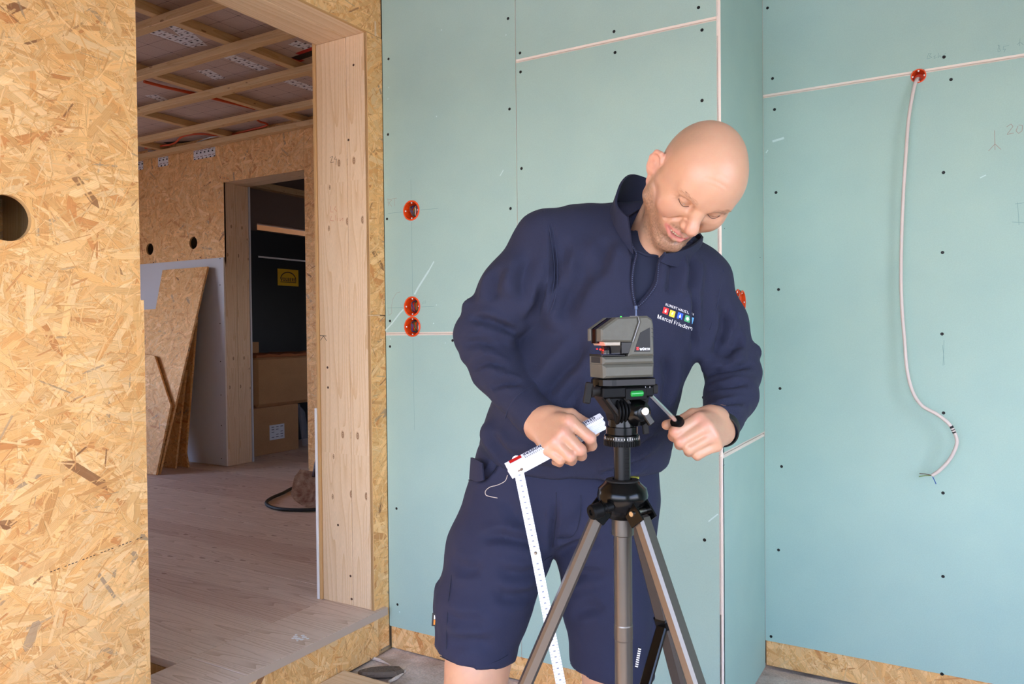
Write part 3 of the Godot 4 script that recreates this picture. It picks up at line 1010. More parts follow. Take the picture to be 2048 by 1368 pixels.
# ------------------------------------------------------------------ the hall behind the doorway
const BACK_Z := -1.843
const BATTEN_Y := 2.835
func build_hall() -> void:
	var f := setting("floor_raised")
	# threshold board, grain across
	box_obj(Vector3(-0.262, HALL_Y - 0.030, 0.03), Vector3(0.018, HALL_Y, 0.735), M.plank3, "threshold_board", f, 0.002, 0, Vector2(0.05, 0.4))
	box_obj(Vector3(-0.262, HALL_Y - 0.030, 0.737), Vector3(0.018, HALL_Y, 1.6), M.plank3, "threshold_board", f, 0.002, 0, Vector2(0.1, 0.1))
	box_obj(Vector3(0.0181, HALL_Y - 0.0299, 0.031), Vector3(0.0192, HALL_Y - 0.0006, 1.59), M.plank_edge, "edge_band", f)
	var sp := on_y(600, 1275, HALL_Y)
	for k in 9:
		var blot := MB.new()
		blot.ball(sp + Vector3(0.05 * sin(k * 2.4) * (0.3 + k * 0.06), 0.0, 0.035 * cos(k * 2.4) * (0.3 + k * 0.06)), Vector3(0.012 - k * 0.0009, 0.0008, 0.010 - k * 0.0007), 10)
		obj(blot, M.white, "plaster_spot", f)
	var r := RandomNumberGenerator.new()
	r.seed = 9
	var z := BACK_Z - 0.237 - 0.205 * 15.0
	var row := 0
	while z < 4.0:
		var wdt := 0.205
		var x := -0.264 if z < 0.75 or z > 1.2 else -0.43
		var first := r.randf_range(0.6, 2.2)
		var x_end := -5.5 if z > BACK_Z - 0.3 else -3.99
		while x > x_end:
			var nx := maxf(x - first, x_end)
			first = r.randf_range(1.6, 2.3)
			box_obj(Vector3(nx + 0.001, HALL_Y - 0.027, z + 0.0008), Vector3(x, HALL_Y + r.randf_range(-0.0012, 0.0), z + wdt - 0.0008), M.plank if r.randf() < 0.6 else M.plank2, "floor_plank", f, 0.0005, 0, Vector2(r.randf(), r.randf()))
			x = nx
		z += wdt
		row += 1
	# build-up under the planks, with a deep recess added that shade darkens, in place of a brown board
	var st := HALL_Y - 0.032
	box_obj(Vector3(-5.6, -0.05, BACK_Z - 3.4), Vector3(-0.02, 0.0, 4.2), M.batten, "subfloor", f)
	box_obj(Vector3(-5.6, 0.0, BACK_Z - 3.4), Vector3(-0.02, st, 0.785), M.batten, "subfloor", f)
	box_obj(Vector3(-5.6, 0.0, 1.20), Vector3(-0.02, st, 4.2), M.batten, "subfloor", f)
	box_obj(Vector3(-5.6, 0.0, 0.785), Vector3(-0.432, st, 1.20), M.batten, "subfloor", f)
	box_obj(Vector3(-0.262, 0.0, 0.785), Vector3(-0.02, st, 1.20), M.batten, "subfloor", f)
	# wall facing the doorway
	var wb := setting("wall_hall_back", Transform3D(Basis.IDENTITY, Vector3(0, 0, BACK_Z)))
	var dl := -3.255
	var dr := on_z(610, 640, BACK_Z).x
	var dt := 2.532
	var h1 := on_z(297, 498, BACK_Z)
	var h2 := on_z(384, 485.5, BACK_Z)
	var gy := 1.916
	var sl := Vector2(0.2, 0.1)
	osb_panel(wb, -5.5, dl, gy - 0.05, 3.05, -0.0126, [[h1.x, h1.y, 0.052], [h2.x, h2.y, 0.052]], M.osb_far, sl, 0.015)
	osb_panel(wb, dl, dr, dt, 3.05, -0.0126, [], M.osb_far, sl, 0.015)
	osb_panel(wb, dr, 0.0, HALL_Y, 3.05, -0.0126, [], M.osb_far, sl, 0.015)
	gypsum_board(wb, -5.5, dl, HALL_Y + 0.004, gy, [], [0, 0, 0.002, 0.002], M.plaster)
	for q in [[307, 525], [355, 520], [400, 515], [440, 517], [440, 570], [440, 647], [441, 723], [442, 790], [443, 851], [443, 917]]:
		screw(wb, q, 0.006)
	box_obj(Vector3(-5.5, 0, -0.26), Vector3(dl - 0.06, 3.05, -0.12), M.insulation, "wall_core", wb)
	box_obj(Vector3(dr + 0.06, 0, -0.26), Vector3(0.0, 3.05, -0.03), M.insulation, "wall_core", wb)
	box_obj(Vector3(dl, dt + 0.06, -0.26), Vector3(dr, 3.05, -0.03), M.insulation, "wall_core", wb)
	# lining of the second doorway
	var d := setting("door_2")
	for seg in [[-0.13, -0.013], [-0.262, -0.131]]:
		box_obj(Vector3(dl - 0.06, HALL_Y, BACK_Z + seg[0]), Vector3(dl, dt, BACK_Z + seg[1]), M.spruce, "jamb", d, 0.002, 1, Vector2(0.31 if seg[0] < -0.2 else 0.2, 0.1))
		box_obj(Vector3(dr, HALL_Y, BACK_Z + seg[0]), Vector3(dr + 0.06, dt, BACK_Z + seg[1]), M.spruce, "jamb", d, 0.002, 1, Vector2(0.1, 0.4))
		box_obj(Vector3(dl - 0.06, dt, BACK_Z + seg[0]), Vector3(dr + 0.06, dt + 0.06, BACK_Z + seg[1]), M.spruce, "header", d, 0.002, 0, Vector2(0.1, 0.2))
	box_obj(Vector3(dl - 0.05, HALL_Y, BACK_Z - 0.278), Vector3(dl + 0.007, dt + 0.02, BACK_Z - 0.264), M.plaster, "board_edge", d)
	# ceiling: felt, counter-battens, battens
	var ce := setting("ceiling_hall")
	var mb := MB.new()
	mb.grain = 2
	mb.box(Vector3(-5.5, 2.925, BACK_Z - 0.02), Vector3(-0.02, 2.955, 4.0))
	obj(mb, M.membrane, "membrane", ce)
	var zz := [-1.805, -1.447, -0.936, -0.468, -0.030, 0.42, 0.88, 1.34, 1.8, 2.3, 2.8]
	for k in zz.size():
		box_obj(Vector3(-5.5, BATTEN_Y, zz[k] - 0.028), Vector3(-0.30, BATTEN_Y + 0.042, zz[k] + 0.028), M.batten, "batten", ce, 0.002, 0, Vector2(k * 0.23, k * 0.37))
	for k in 6:
		var xx := -0.62 - k * 0.84
		box_obj(Vector3(xx - 0.026, BATTEN_Y + 0.0425, BACK_Z), Vector3(xx + 0.026, 2.9245, 4.0), M.batten, "counter_batten", ce, 0.002, 2, Vector2(k * 0.31, k * 0.11))
	# sealing tape on the felt and over the wall joint
	for q in [[[352, 52], [400, 92]], [[285, 55], [395, 92]], [[450, 110], [530, 140]], [[585, 85], [632, 100]], [[565, 158], [632, 180]], [[405, 140], [440, 158]], [[300, 190], [340, 205]]]:
		var a := on_y(q[0][0], q[0][1], 2.924)
		var b := on_y(q[1][0], q[1][1], 2.924)
		var t := MB.new()
		t.ribbon([a, b], 0.09, Vector3.DOWN)
		for i in t.uv.size(): t.uv[i] += Vector2(0.03, 0.02)
		obj(t, M.tape, "sealing_tape", ce)
	for q in [[385, 428, 297, 320], [314, 334, 319, 334], [274, 284, 330, 340]]:
		var t := MB.new()
		var y0 := on_z(q[0], q[3], BACK_Z).y
		var y1 := on_z(q[1], q[2], BACK_Z).y
		t.box(Vector3(on_z(q[0], q[3], BACK_Z).x, minf(y0, y1), BACK_Z - 0.0124), Vector3(on_z(q[1], q[2], BACK_Z).x, BATTEN_Y + 0.003, BACK_Z - 0.011))
		obj(t, M.tape, "sealing_tape", ce)
	for q in [[[560, 132], [600, 118]], [[600, 110], [640, 95]], [[600, 140], [640, 150]]]:
		var t := MB.new()
		t.ribbon([on_y(q[0][0], q[0][1], 2.9235), on_y(q[1][0], q[1][1], 2.9235)], 0.07, Vector3.DOWN)
		obj(t, M.red, "red_tape", ce)
	for q in [[[590, 118], [632, 104]], [[330, 286], [415, 282]]]:
		var t := MB.new()
		t.ribbon([on_y(q[0][0], q[0][1], 2.923), on_y(q[1][0], q[1][1], 2.923)], 0.06, Vector3.DOWN)
		obj(t, M.dark, "black_tape", ce)
	# outer walls of the hall
	var wh := setting("wall_hall_left")
	box_obj(Vector3(-5.7, -0.2, BACK_Z - 0.3), Vector3(-5.5, 3.1, -0.3), M.osb_far, "pier", wh)
	box_obj(Vector3(-5.7, -0.2, 2.6), Vector3(-5.5, 3.1, 4.2), M.osb_far, "pier", wh)
	box_obj(Vector3(-5.7, -0.2, -0.3), Vector3(-5.5, 0.95, 2.6), M.osb_far, "sill_wall", wh)
	box_obj(Vector3(-5.7, 2.35, -0.3), Vector3(-5.5, 3.1, 2.6), M.osb_far, "lintel", wh)
	var wh2 := setting("wall_hall_front")
	box_obj(Vector3(-5.7, -0.2, 4.0), Vector3(-0.29, 3.1, 4.2), M.plaster, "hall_panel", wh2)
	var wh3 := setting("roof_hall")
	box_obj(Vector3(-5.75, 2.96, BACK_Z - 3.5), Vector3(-0.0, 3.15, 4.2), M.batten, "roof_deck", wh3)

# ------------------------------------------------------------------ store room beyond
func build_far_room() -> void:
	var wl := setting("wall_store_left", Transform3D(FACE_X.basis, Vector3(-4.0, 0, 0)))
	var a := on_x(514, 445, -4.0)
	var b := on_x(612, 471, -4.0)
	var s0 := -a.z
	var y1 := a.y
	var y0 := on_x(514, 459.5, -4.0).y
	box_obj(Vector3(2.08, 0, -0.12), Vector3(s0, 2.96, 0), M.storewall, "wall_panel", wl)
	box_obj(Vector3(s0, y1, -0.12), Vector3(5.2, 2.96, 0), M.storewall, "wall_panel", wl)
	box_obj(Vector3(s0, 0, -0.12), Vector3(5.2, y0, 0), M.storewall, "wall_panel", wl)
	box_obj(Vector3(s0 - 0.2, y0 - 0.5, -0.62), Vector3(5.2, y1 + 0.5, -0.60), M.eaves, "eaves_board", wl, 0.0, 0)
	box_obj(Vector3(2.1, 2.70, 0.0), Vector3(5.1, 2.76, 0.09), M.batten, "wall_plate", wl, 0.002, 0)
	var wb := setting("wall_store_back")
	box_obj(Vector3(-4.1, 0, -5.2), Vector3(0, 2.96, -5.1), M.storewall, "wall_panel", wb)
	var wr := setting("wall_store_right")  # unseen wall, its opening added to brighten the store room with daylight
	box_obj(Vector3(-0.3, 0, -5.2), Vector3(-0.2, 1.3, -2.1), M.storewall, "wall_panel", wr)
	box_obj(Vector3(-0.3, 1.9, -5.2), Vector3(-0.2, 2.96, -2.1), M.storewall, "wall_panel", wr)
	box_obj(Vector3(-0.3, 1.3, -3.4), Vector3(-0.2, 1.9, -2.1), M.storewall, "wall_panel", wr)
	box_obj(Vector3(-0.3, 1.3, -5.2), Vector3(-0.2, 1.9, -4.2), M.storewall, "wall_panel", wr)
	var ce := setting("ceiling_store")
	var mb := MB.new()
	mb.grain = 2
	mb.box(Vector3(-4.1, 2.93, -5.2), Vector3(-0.2, 2.955, -2.1))
	obj(mb, M.membrane, "membrane", ce)
	for k in 3:
		box_obj(Vector3(-3.95, 2.86, -2.7 - k * 0.8), Vector3(-0.3, 2.9, -2.65 - k * 0.8), M.batten, "batten", ce, 0.002, 0)
	# dark sheets stacked along that wall, with a yellow maker's sign
	var px := -3.90
	var t := on_x(505, 461, px)
	var sheet := thing("facade_sheet", "large black panel with a yellow sign leaning along the dark store room wall", "panel", Vector3(px, HALL_Y, -2.6))
	box_obj(Vector3(-0.05, 0.0, -2.3), Vector3(0.0, t.y - HALL_Y, 0.45), M.dark, "sheet", sheet, 0.003)
	var l0 := on_x(516, 514, px) - sheet.position
	var l1 := on_x(612, 522, px) - sheet.position
	box_obj(Vector3(0.001, (l0.y + l1.y) * 0.5 - 0.008, l1.z - 0.4), Vector3(0.006, (l0.y + l1.y) * 0.5 + 0.008, l0.z), M.white, "aluminium_strip", sheet)
	var c0 := on_x(555, 537, px + 0.003) - sheet.position
	var c1 := on_x(597, 573, px + 0.003) - sheet.position
	var sw := c0.z - c1.z
	var sh := c0.y - c1.y
	var sg := box_obj(Vector3(0.001, c1.y, c1.z), Vector3(0.004, c0.y, c0.z), M.sign_yellow, "sign_plate", sheet)
	sg.set_meta("label", "yellow maker's sign with black arch and lettering")
	var arch := MB.new()
	var cm := Vector3(0.0046, c1.y + sh * 0.40, (c0.z + c1.z) * 0.5)
	var pts := []
	for k in 13:
		var g := PI * k / 12.0
		pts.append(cm + Vector3(0, sin(g) * sh * 0.42, cos(g) * sw * 0.36))
	arch.ribbon(pts, sh * 0.06, Vector3.RIGHT)
	arch.ribbon([cm + Vector3(0, -sh * 0.18, sw * 0.38), cm + Vector3(0, -sh * 0.18, -sw * 0.38)], sh * 0.04, Vector3.RIGHT)
	obj(arch, M.ink, "arch_print", sg)
	text_part("VOLBERG", sg, M.ink, Transform3D(FACE_X.basis, cm + Vector3(0.0002, -sh * 0.12, sw * 0.38)), sw * 0.76, 0.0004)
func text_part(s: String, parent: Node, m: Material, xf: Transform3D, width: float, depth: float) -> MeshInstance3D:
	var tm := TextMesh.new()
	tm.text = s
	var fnt := SystemFont.new()
	fnt.font_names = PackedStringArray(["Droid Sans"])
	fnt.font_weight = 700
	tm.font = fnt
	tm.font_size = 32
	tm.pixel_size = 0.01
	tm.depth = 0.01
	tm.horizontal_alignment = HORIZONTAL_ALIGNMENT_LEFT
	tm.vertical_alignment = VERTICAL_ALIGNMENT_BOTTOM
	var ab := tm.get_aabb()
	var k := width / maxf(ab.size.x, 0.001)
	tm.material = m
	var o := put(tm, "lettering", parent)
	o.transform = xf * Transform3D(Basis.from_scale(Vector3(k, k, depth / 0.01)), Vector3(-ab.position.x * k, -ab.position.y * k, depth * 0.5))
	return o

# ------------------------------------------------------------------ fittings on the green walls
func smooth_path(p: Array, per := 8) -> Array:
	var out := []
	for i in p.size() - 1:
		var a: Vector3 = p[maxi(i - 1, 0)]
		var b: Vector3 = p[i]
		var c: Vector3 = p[i + 1]
		var d: Vector3 = p[mini(i + 2, p.size() - 1)]
		for k in per:
			var t := float(k) / per
			out.append(b.cubic_interpolate(c, a, d, t))
	out.append(p[p.size() - 1])
	return out
func wall_box(label: String, group: String, pos: Vector3, basis: Basis, r: float, wires: int, seed_: int) -> Node3D:
	var o := thing("wall_box", label, "wall box", pos, group)
	o.basis = basis
	var cup := MB.new()
	cup.xf = Transform3D(Basis(Vector3.RIGHT, PI / 2), Vector3.ZERO)
	# y of the lathe runs out of the wall
	cup.lathe([Vector2(r * 1.08, 0.0), Vector2(r * 1.08, 0.0022), Vector2(r * 1.03, 0.003), Vector2(r * 0.93, 0.003), Vector2(r * 0.92, 0.0015), Vector2(r * 0.88, -0.050), Vector2(0, -0.050)], 36)
	obj(cup, M.orange, "cup", o)
	var rr := RandomNumberGenerator.new()
	rr.seed = seed_
	for k in 4:
		var g := PI * 0.5 * k
		var s := MB.new()
		s.ball(Vector3(cos(g) * r * 0.82, sin(g) * r * 0.82, -0.001), Vector3(0.0035, 0.0035, 0.002), 8)
		obj(s, M.white, "screw_post", o)
	var ms := [M.wire_grey, M.wire_blue, M.wire_brown, M.wire_green, M.wire_grey, M.cable]
	for k in wires:
		var w := MB.new()
		var x := lerpf(-0.35, 0.55, float(k) / maxf(1, wires - 1)) * r
		var pts := [Vector3(x + rr.randf_range(-0.2, 0.2) * r, r * 0.7, -0.045), Vector3(x + rr.randf_range(-0.2, 0.2) * r, r * 0.45, -0.014), Vector3(x, 0, -0.008 - rr.randf() * 0.006), Vector3(x + rr.randf_range(-0.3, 0.3) * r, -r * 0.45, -0.016), Vector3(x + rr.randf_range(-0.3, 0.3) * r, -r * 0.6, -0.045)]
		w.tube(smooth_path(pts, 6), 0.0028 if k % 2 == 0 else 0.0017, 6)
		obj(w, ms[k % ms.size()], "wire", o)
	return o

func build_fittings() -> void:
	var ps := [on_z(823, 421, 0), on_z(824.5, 613, 0), on_z(825, 653.5, 0)]
	var lb := ["orange wall box packed with grey wires, alone in the green board above the double box", "upper of the two orange wall boxes stacked on the chalk line", "lower of the two stacked orange wall boxes, on the board joint"]
	for k in 3: wall_box(lb[k], "orange wall boxes in the green boards", ps[k], Basis.IDENTITY, 0.037, [7, 5, 6][k], 60 + k)
	wall_box("orange wall box on the narrow return wall, half hidden by the man's sleeve", "orange wall boxes in the green boards", on_x(1475.5, 602, 1.365), FACE_X.basis, 0.037, 2, 71)
	wall_box("orange wall box on the narrow return wall, next to the inner corner", "orange wall boxes in the green boards", on_x(1484.5, 604, 1.365), FACE_X.basis, 0.037, 3, 72)
	var g := on_z(1837, 152, -0.575)
	wall_box("small orange wall box with a pale cable hanging out of it", "orange wall boxes in the green boards", g, Basis.IDENTITY, 0.022, 0, 73)
	# hanging cable, standing off the wall at its lower end
	var c := thing("hanging_cable", "pale sheathed cable hanging in a curve from the small orange box", "cable", g)
	var raw := [[1838, 152, -0.03], [1833, 160, 0.008], [1826, 185, 0.02], [1817, 240, 0.028], [1811, 320, 0.032], [1806, 400, 0.032], [1803, 480, 0.03], [1802, 560, 0.03], [1804, 620, 0.032], [1809, 680, 0.036], [1814, 740, 0.042], [1826, 785, 0.05], [1845, 812, 0.058], [1875, 829, 0.062], [1898, 848, 0.062], [1911, 870, 0.06], [1913, 890, 0.056], [1900, 918, 0.05], [1880, 940, 0.044], [1864, 951, 0.042]]
	var pts := []
	for q in raw: pts.append(on_z(q[0], q[1], -0.575 + q[2]) - g)
	pts[0] = Vector3(0.0, 0, -0.035)
	var mb := MB.new()
	mb.tube(smooth_path(pts, 5), 0.0058, 10)
	obj(mb, M.cable, "sheath", c)
	var band := MB.new()
	var b0 := on_z(1902, 852, -0.575 + 0.062) - g
	var b1 := on_z(1909, 866, -0.575 + 0.061) - g
	band.tube([b0, b0.lerp(b1, 0.3)], 0.0062, 10)
	band.tube([b0.lerp(b1, 0.5), b0.lerp(b1, 0.62)], 0.0062, 10)
	band.tube([b0.lerp(b1, 0.8), b1], 0.0062, 10)
	obj(band, M.ink, "printed_marking", c)
	var e: Vector3 = pts[pts.size() - 1]
	for q in [[1839, 947, M.wire_brown], [1838, 953, M.wire_green], [1872, 968, M.wire_blue]]:
		var w := MB.new()
		var tip := on_z(q[0], q[1], -0.575 + 0.035) - g
		w.tube([e, e.lerp(tip, 0.5) + Vector3(0, 0.002, 0.003), tip], 0.0014, 6)
		obj(w, q[2], "wire", c)
	# white conduit loops over the doorway
	var wp := thing("conduit_coil", "white corrugated conduit loops hanging at the top of the OSB strip", "conduit", on_x(735, 2, 0.03) + Vector3(0, 0.045, 0))
	for k in 2:
		var lo := MB.new()
		var pp := []
		for j in 17:
			var gg := PI + PI * j / 16.0
			pp.append(Vector3(0.03 + k * 0.02, 0.03 + sin(gg) * (0.028 + k * 0.004), cos(gg) * (0.07 - k * 0.012)))
		pp.push_front(pp[0] + Vector3(0, 0.2, 0))
		pp.append(pp[pp.size() - 1] + Vector3(0, 0.2, 0))
		lo.tube(pp, 0.010, 10)
		obj(lo, M.white, "loop", wp)
	# board end and broken stone on the floor
	var p0 := on_y(688, 1340, 0.028)
	var pl := thing("floor_board", "loose spruce board end lying on the concrete below the step", "board", Vector3(p0.x, 0.002, p0.z))
	box_obj(Vector3(0, 0, 0), Vector3(0.55, 0.026, 0.14), M.spruce, "board", pl, 0.002, 0, Vector2(0.12, 0.35))
	var sp := on_y(762, 1349, 0.0)
	var st := thing("stone_fragment", "grey broken screed fragment lying in the cracked floor corner", "stone", sp)
	var sm := MB.new()
	var poly := PackedVector2Array([Vector2(-0.085, -0.02), Vector2(-0.05, 0.018), Vector2(0.01, 0.045), Vector2(0.06, 0.05), Vector2(0.085, 0.02), Vector2(0.07, -0.02), Vector2(0.0, -0.04), Vector2(-0.06, -0.05)])
	sm.xf = Transform3D(Basis(Vector3.UP, 0.35) * Basis(Vector3.RIGHT, -PI / 2 - 0.06) , Vector3(0, -0.004, 0))
	sm.prism(poly, 0.0, 0.024, 0.008)
	obj(sm, M.stone, "fragment", st)

# ------------------------------------------------------------------ things stored in the hall and beyond
func lean_sheet(label: String, zb: float, zt: float, yt: float, px: Array, m: Material) -> void:
	var up := Vector3(0, yt - HALL_Y, zt - zb).normalized()
	var nrm := Vector3.RIGHT.cross(up).normalized()
	var b := Basis(Vector3.RIGHT, up, nrm)
	var o0 := Vector3(0, HALL_Y, zb)
	var poly := PackedVector2Array()
	var inv := Transform3D(b, o0).affine_inverse()
	for q in px:
		var p := inv * on_plane(q[0], q[1], o0, nrm)
		poly.push_back(Vector2(p.x, maxf(p.y, 0.0)))
	var cx := poly[0].x
	for k in poly.size(): poly[k].x -= cx
	var o := thing("osb_sheet", label, "sheet", Vector3(cx, HALL_Y, zb), "offcut sheets leaning in the hall")
	o.basis = b
	var mb := MB.new()
	mb.off = Vector2(cx, 0.2)
	mb.prism(poly, -0.018, 0.0, 0.0012)
	obj(mb, m, "sheet", o)
func build_hall_things() -> void:
	lean_sheet("tall stepped OSB sheet leaning against the white board in the hall", -1.349, -1.815, 1.93, [[325, 540], [415, 533], [318, 949], [240, 949], [240, 622], [311, 618]], M.osb_sheet)
	lean_sheet("shorter OSB sheet with a cut corner leaning in front of the tall one", -1.318, -1.66, 1.5, [[240, 700], [309, 712], [341, 811], [312, 950], [240, 950]], M.osb_sheet)
	lean_sheet("narrow OSB offcut standing behind the tall sheet, nearest the white board", -1.66, -1.812, 1.55, [[350, 640], [393, 634], [371, 905], [376, 937], [335, 937]], M.osb_sheet)
	lean_sheet("narrow OSB offcut wedged between the tall sheet and the rear offcut", -1.58, -1.75, 1.2, [[345, 742], [372, 740], [350, 937], [325, 937]], M.osb_sheet)
	# shovel leaning in the corner behind the lining
	var tip := on_y(598, 1013, HALL_Y)
	var sv := thing("shovel", "worn steel shovel leaning blade down behind the door lining", "shovel", tip)
	var top := on_plane(612, 945, tip + Vector3(0, 0, -0.12), Vector3(0.5, 0, 0.87)) - tip
	var ax := top.normalized()
	var mb := MB.new()
	var sidev := Vector3(0.86, 0, -0.5)
	sidev = (sidev - ax * sidev.dot(ax)).normalized()
	var outv := sidev.cross(ax)
	var L := top.length() * 1.05
	var n := 14
	var k0 := mb.v.size()
	for i in n + 1:
		var t := float(i) / n
		var half := 0.12 * (1.0 - pow(1.0 - minf(t / 0.35, 1.0), 2.2) * 0.75) * (1.0 - 0.22 * smoothstep(0.75, 1.0, t))
		for j in 11:
			var u := (j - 5) / 5.0
			var p := ax * (t * L) + sidev * (u * half + 0.06) + outv * (0.030 * u * u - 0.014 * exp(-u * u * 20.0) * t)
			mb.add(p, outv - sidev * u * 0.5, Vector2(u, t))
	for i in n:
		for j in 10:
			var a := k0 + i * 11 + j
			mb.tri(a, a + 1, a + 11)
			mb.tri(a + 1, a + 12, a + 11)
	obj(mb, M.shovel, "blade", sv)
	var hd := MB.new()
	var h0 := ax * (L * 0.85) + sidev * 0.06
	hd.tube([h0, h0 + ax * 0.14, h0 + (ax + Vector3(0.25, 0.5, 0)).normalized() * 1.1], [0.017, 0.018, 0.017], 12)
	obj(hd, M.shaft, "shaft", sv)
	# black hose lying round it
	var raw := [[640, 1019], [600, 1020], [560, 1018], [538, 1012], [533, 1004], [545, 995], [566, 986], [585, 976], [610, 968], [640, 960]]
	var hp := []
	var h00 := on_y(560, 1018, HALL_Y)
	for q in raw: hp.append(on_y(q[0], q[1], HALL_Y + 0.012) - h00)
	var ho := thing("hose", "black rubber hose looped on the raised floor round the shovel", "hose", h00)
	var hm := MB.new()
	hm.tube(smooth_path(hp, 6), 0.011, 8)
	obj(hm, M.rubber, "hose_loop", ho)
	# orange pipes and a white cable under the hall ceiling
	for e in [["heating_pipe", "orange pipe running over the battens of the hall ceiling", [[288, 163], [330, 174], [392, 188], [440, 200], [510, 217]], M.orange_dull, 2.905, 0.010, "pipe"],
			["heating_pipe", "orange pipe looping along the hall back wall above the last batten", [[290, 296], [345, 288], [365, 273], [400, 268], [450, 271], [500, 260], [535, 250], [519, 243], [514, 237], [530, 232], [535, 228]], M.orange_dull, 2.905, 0.008, "pipe"],
			["ceiling_cable", "thin white cable lying above the last batten of the hall ceiling", [[296, 302], [360, 298], [420, 275], [470, 272], [520, 262]], M.white, 2.90, 0.005, "cable"]]:
		var pp := []
		var s := on_y(e[2][0][0], e[2][0][1], e[4])
		for q in e[2]: pp.append(on_y(q[0], q[1], e[4]) - s)
		var o := thing(e[0], e[1], e[6], s)
		var tm := MB.new()
		tm.tube(smooth_path(pp, 5), e[5], 7)
		obj(tm, e[3], "run", o)
	# cartons in the store room
	var b1 := thing("cardboard_box", "large cardboard box with a white shipping label in plastic wrap", "box", Vector3(-3.65, HALL_Y, -2.53))
	box_obj(Vector3(-0.2, 0, -0.29), Vector3(0.21, 0.43, 0.28), M.card, "carton", b1, 0.006)
	var la := on_x(539, 851, -3.438) - b1.position
	var lc := on_x(569, 876, -3.438) - b1.position
	var lm := box_obj(Vector3(0.211, lc.y, lc.z), Vector3(0.2125, la.y, la.z), M.label, "shipping_label", b1)
	for k in 5:
		for j in 3:
			if (k + j) % 4 == 3: continue
			var y := lerpf(lc.y, la.y, 0.15 + k * 0.17)
			var zz := lerpf(lc.z, la.z, 0.1 + j * 0.3)
			box_obj(Vector3(0.2126, y, zz), Vector3(0.2129, y + 0.006, zz + 0.03), M.wire_grey, "print_line", lm)
	var wrap := MB.new()
	for k in 9:
		var a := -0.29 - k * 0.022
		wrap.quad(Vector3(0.19 + 0.02 * sin(k * 2.1), 0.428 - k * k * 0.0056, a), Vector3(0.22 + 0.015 * cos(k * 1.7), 0.02, a - 0.02), Vector3(0.22 + 0.015 * cos(k * 1.7 + 1.7), 0.02, a - 0.042), Vector3(0.19 + 0.02 * sin(k * 2.1 + 2.1), 0.428 - (k + 1) * (k + 1) * 0.0056, a - 0.022))
	obj(wrap, M.plastic_wrap, "plastic_wrap", b1)
	var b2 := thing("cardboard_box", "wide brown package lying on top of the labelled cardboard box", "box", Vector3(-3.66, HALL_Y + 0.4315, -2.75))
	var pm := MB.new()
	pm.box(Vector3(-0.22, 0, -0.62), Vector3(0.23, 0.46, 0.44), 0.03)
	obj(pm, M.card, "carton", b2)
	var lid := MB.new()
	lid.xf = FACE_X
	var wav := PackedVector2Array([Vector2(-0.44, 0.45), Vector2(0.62, 0.45)])
	for k in 25:
		var u := 0.63 - k * 0.0446
		wav.push_back(Vector2(u, 0.476 + 0.006 * sin(k * 1.3) + 0.004 * sin(k * 3.1)))
	lid.prism(wav, -0.23, 0.245, 0.006)
	obj(lid, M.fibre, "fibre_mat", b2)
	var b3 := thing("cardboard_box", "small brown carton standing on the wide package", "box", Vector3(-3.72, HALL_Y + 0.431 + 0.489, -2.42))
	box_obj(Vector3(-0.12, 0, -0.08), Vector3(0.12, 0.10, 0.10), M.card, "carton", b3, 0.004)
	var tb := thing("timber_leg", "upright pale timber standing beside the wrapped box", "timber", Vector3(-3.5, HALL_Y, -3.08))
	box_obj(Vector3(-0.03, 0, -0.03), Vector3(0.03, 0.43, 0.03), M.batten, "post", tb, 0.003)

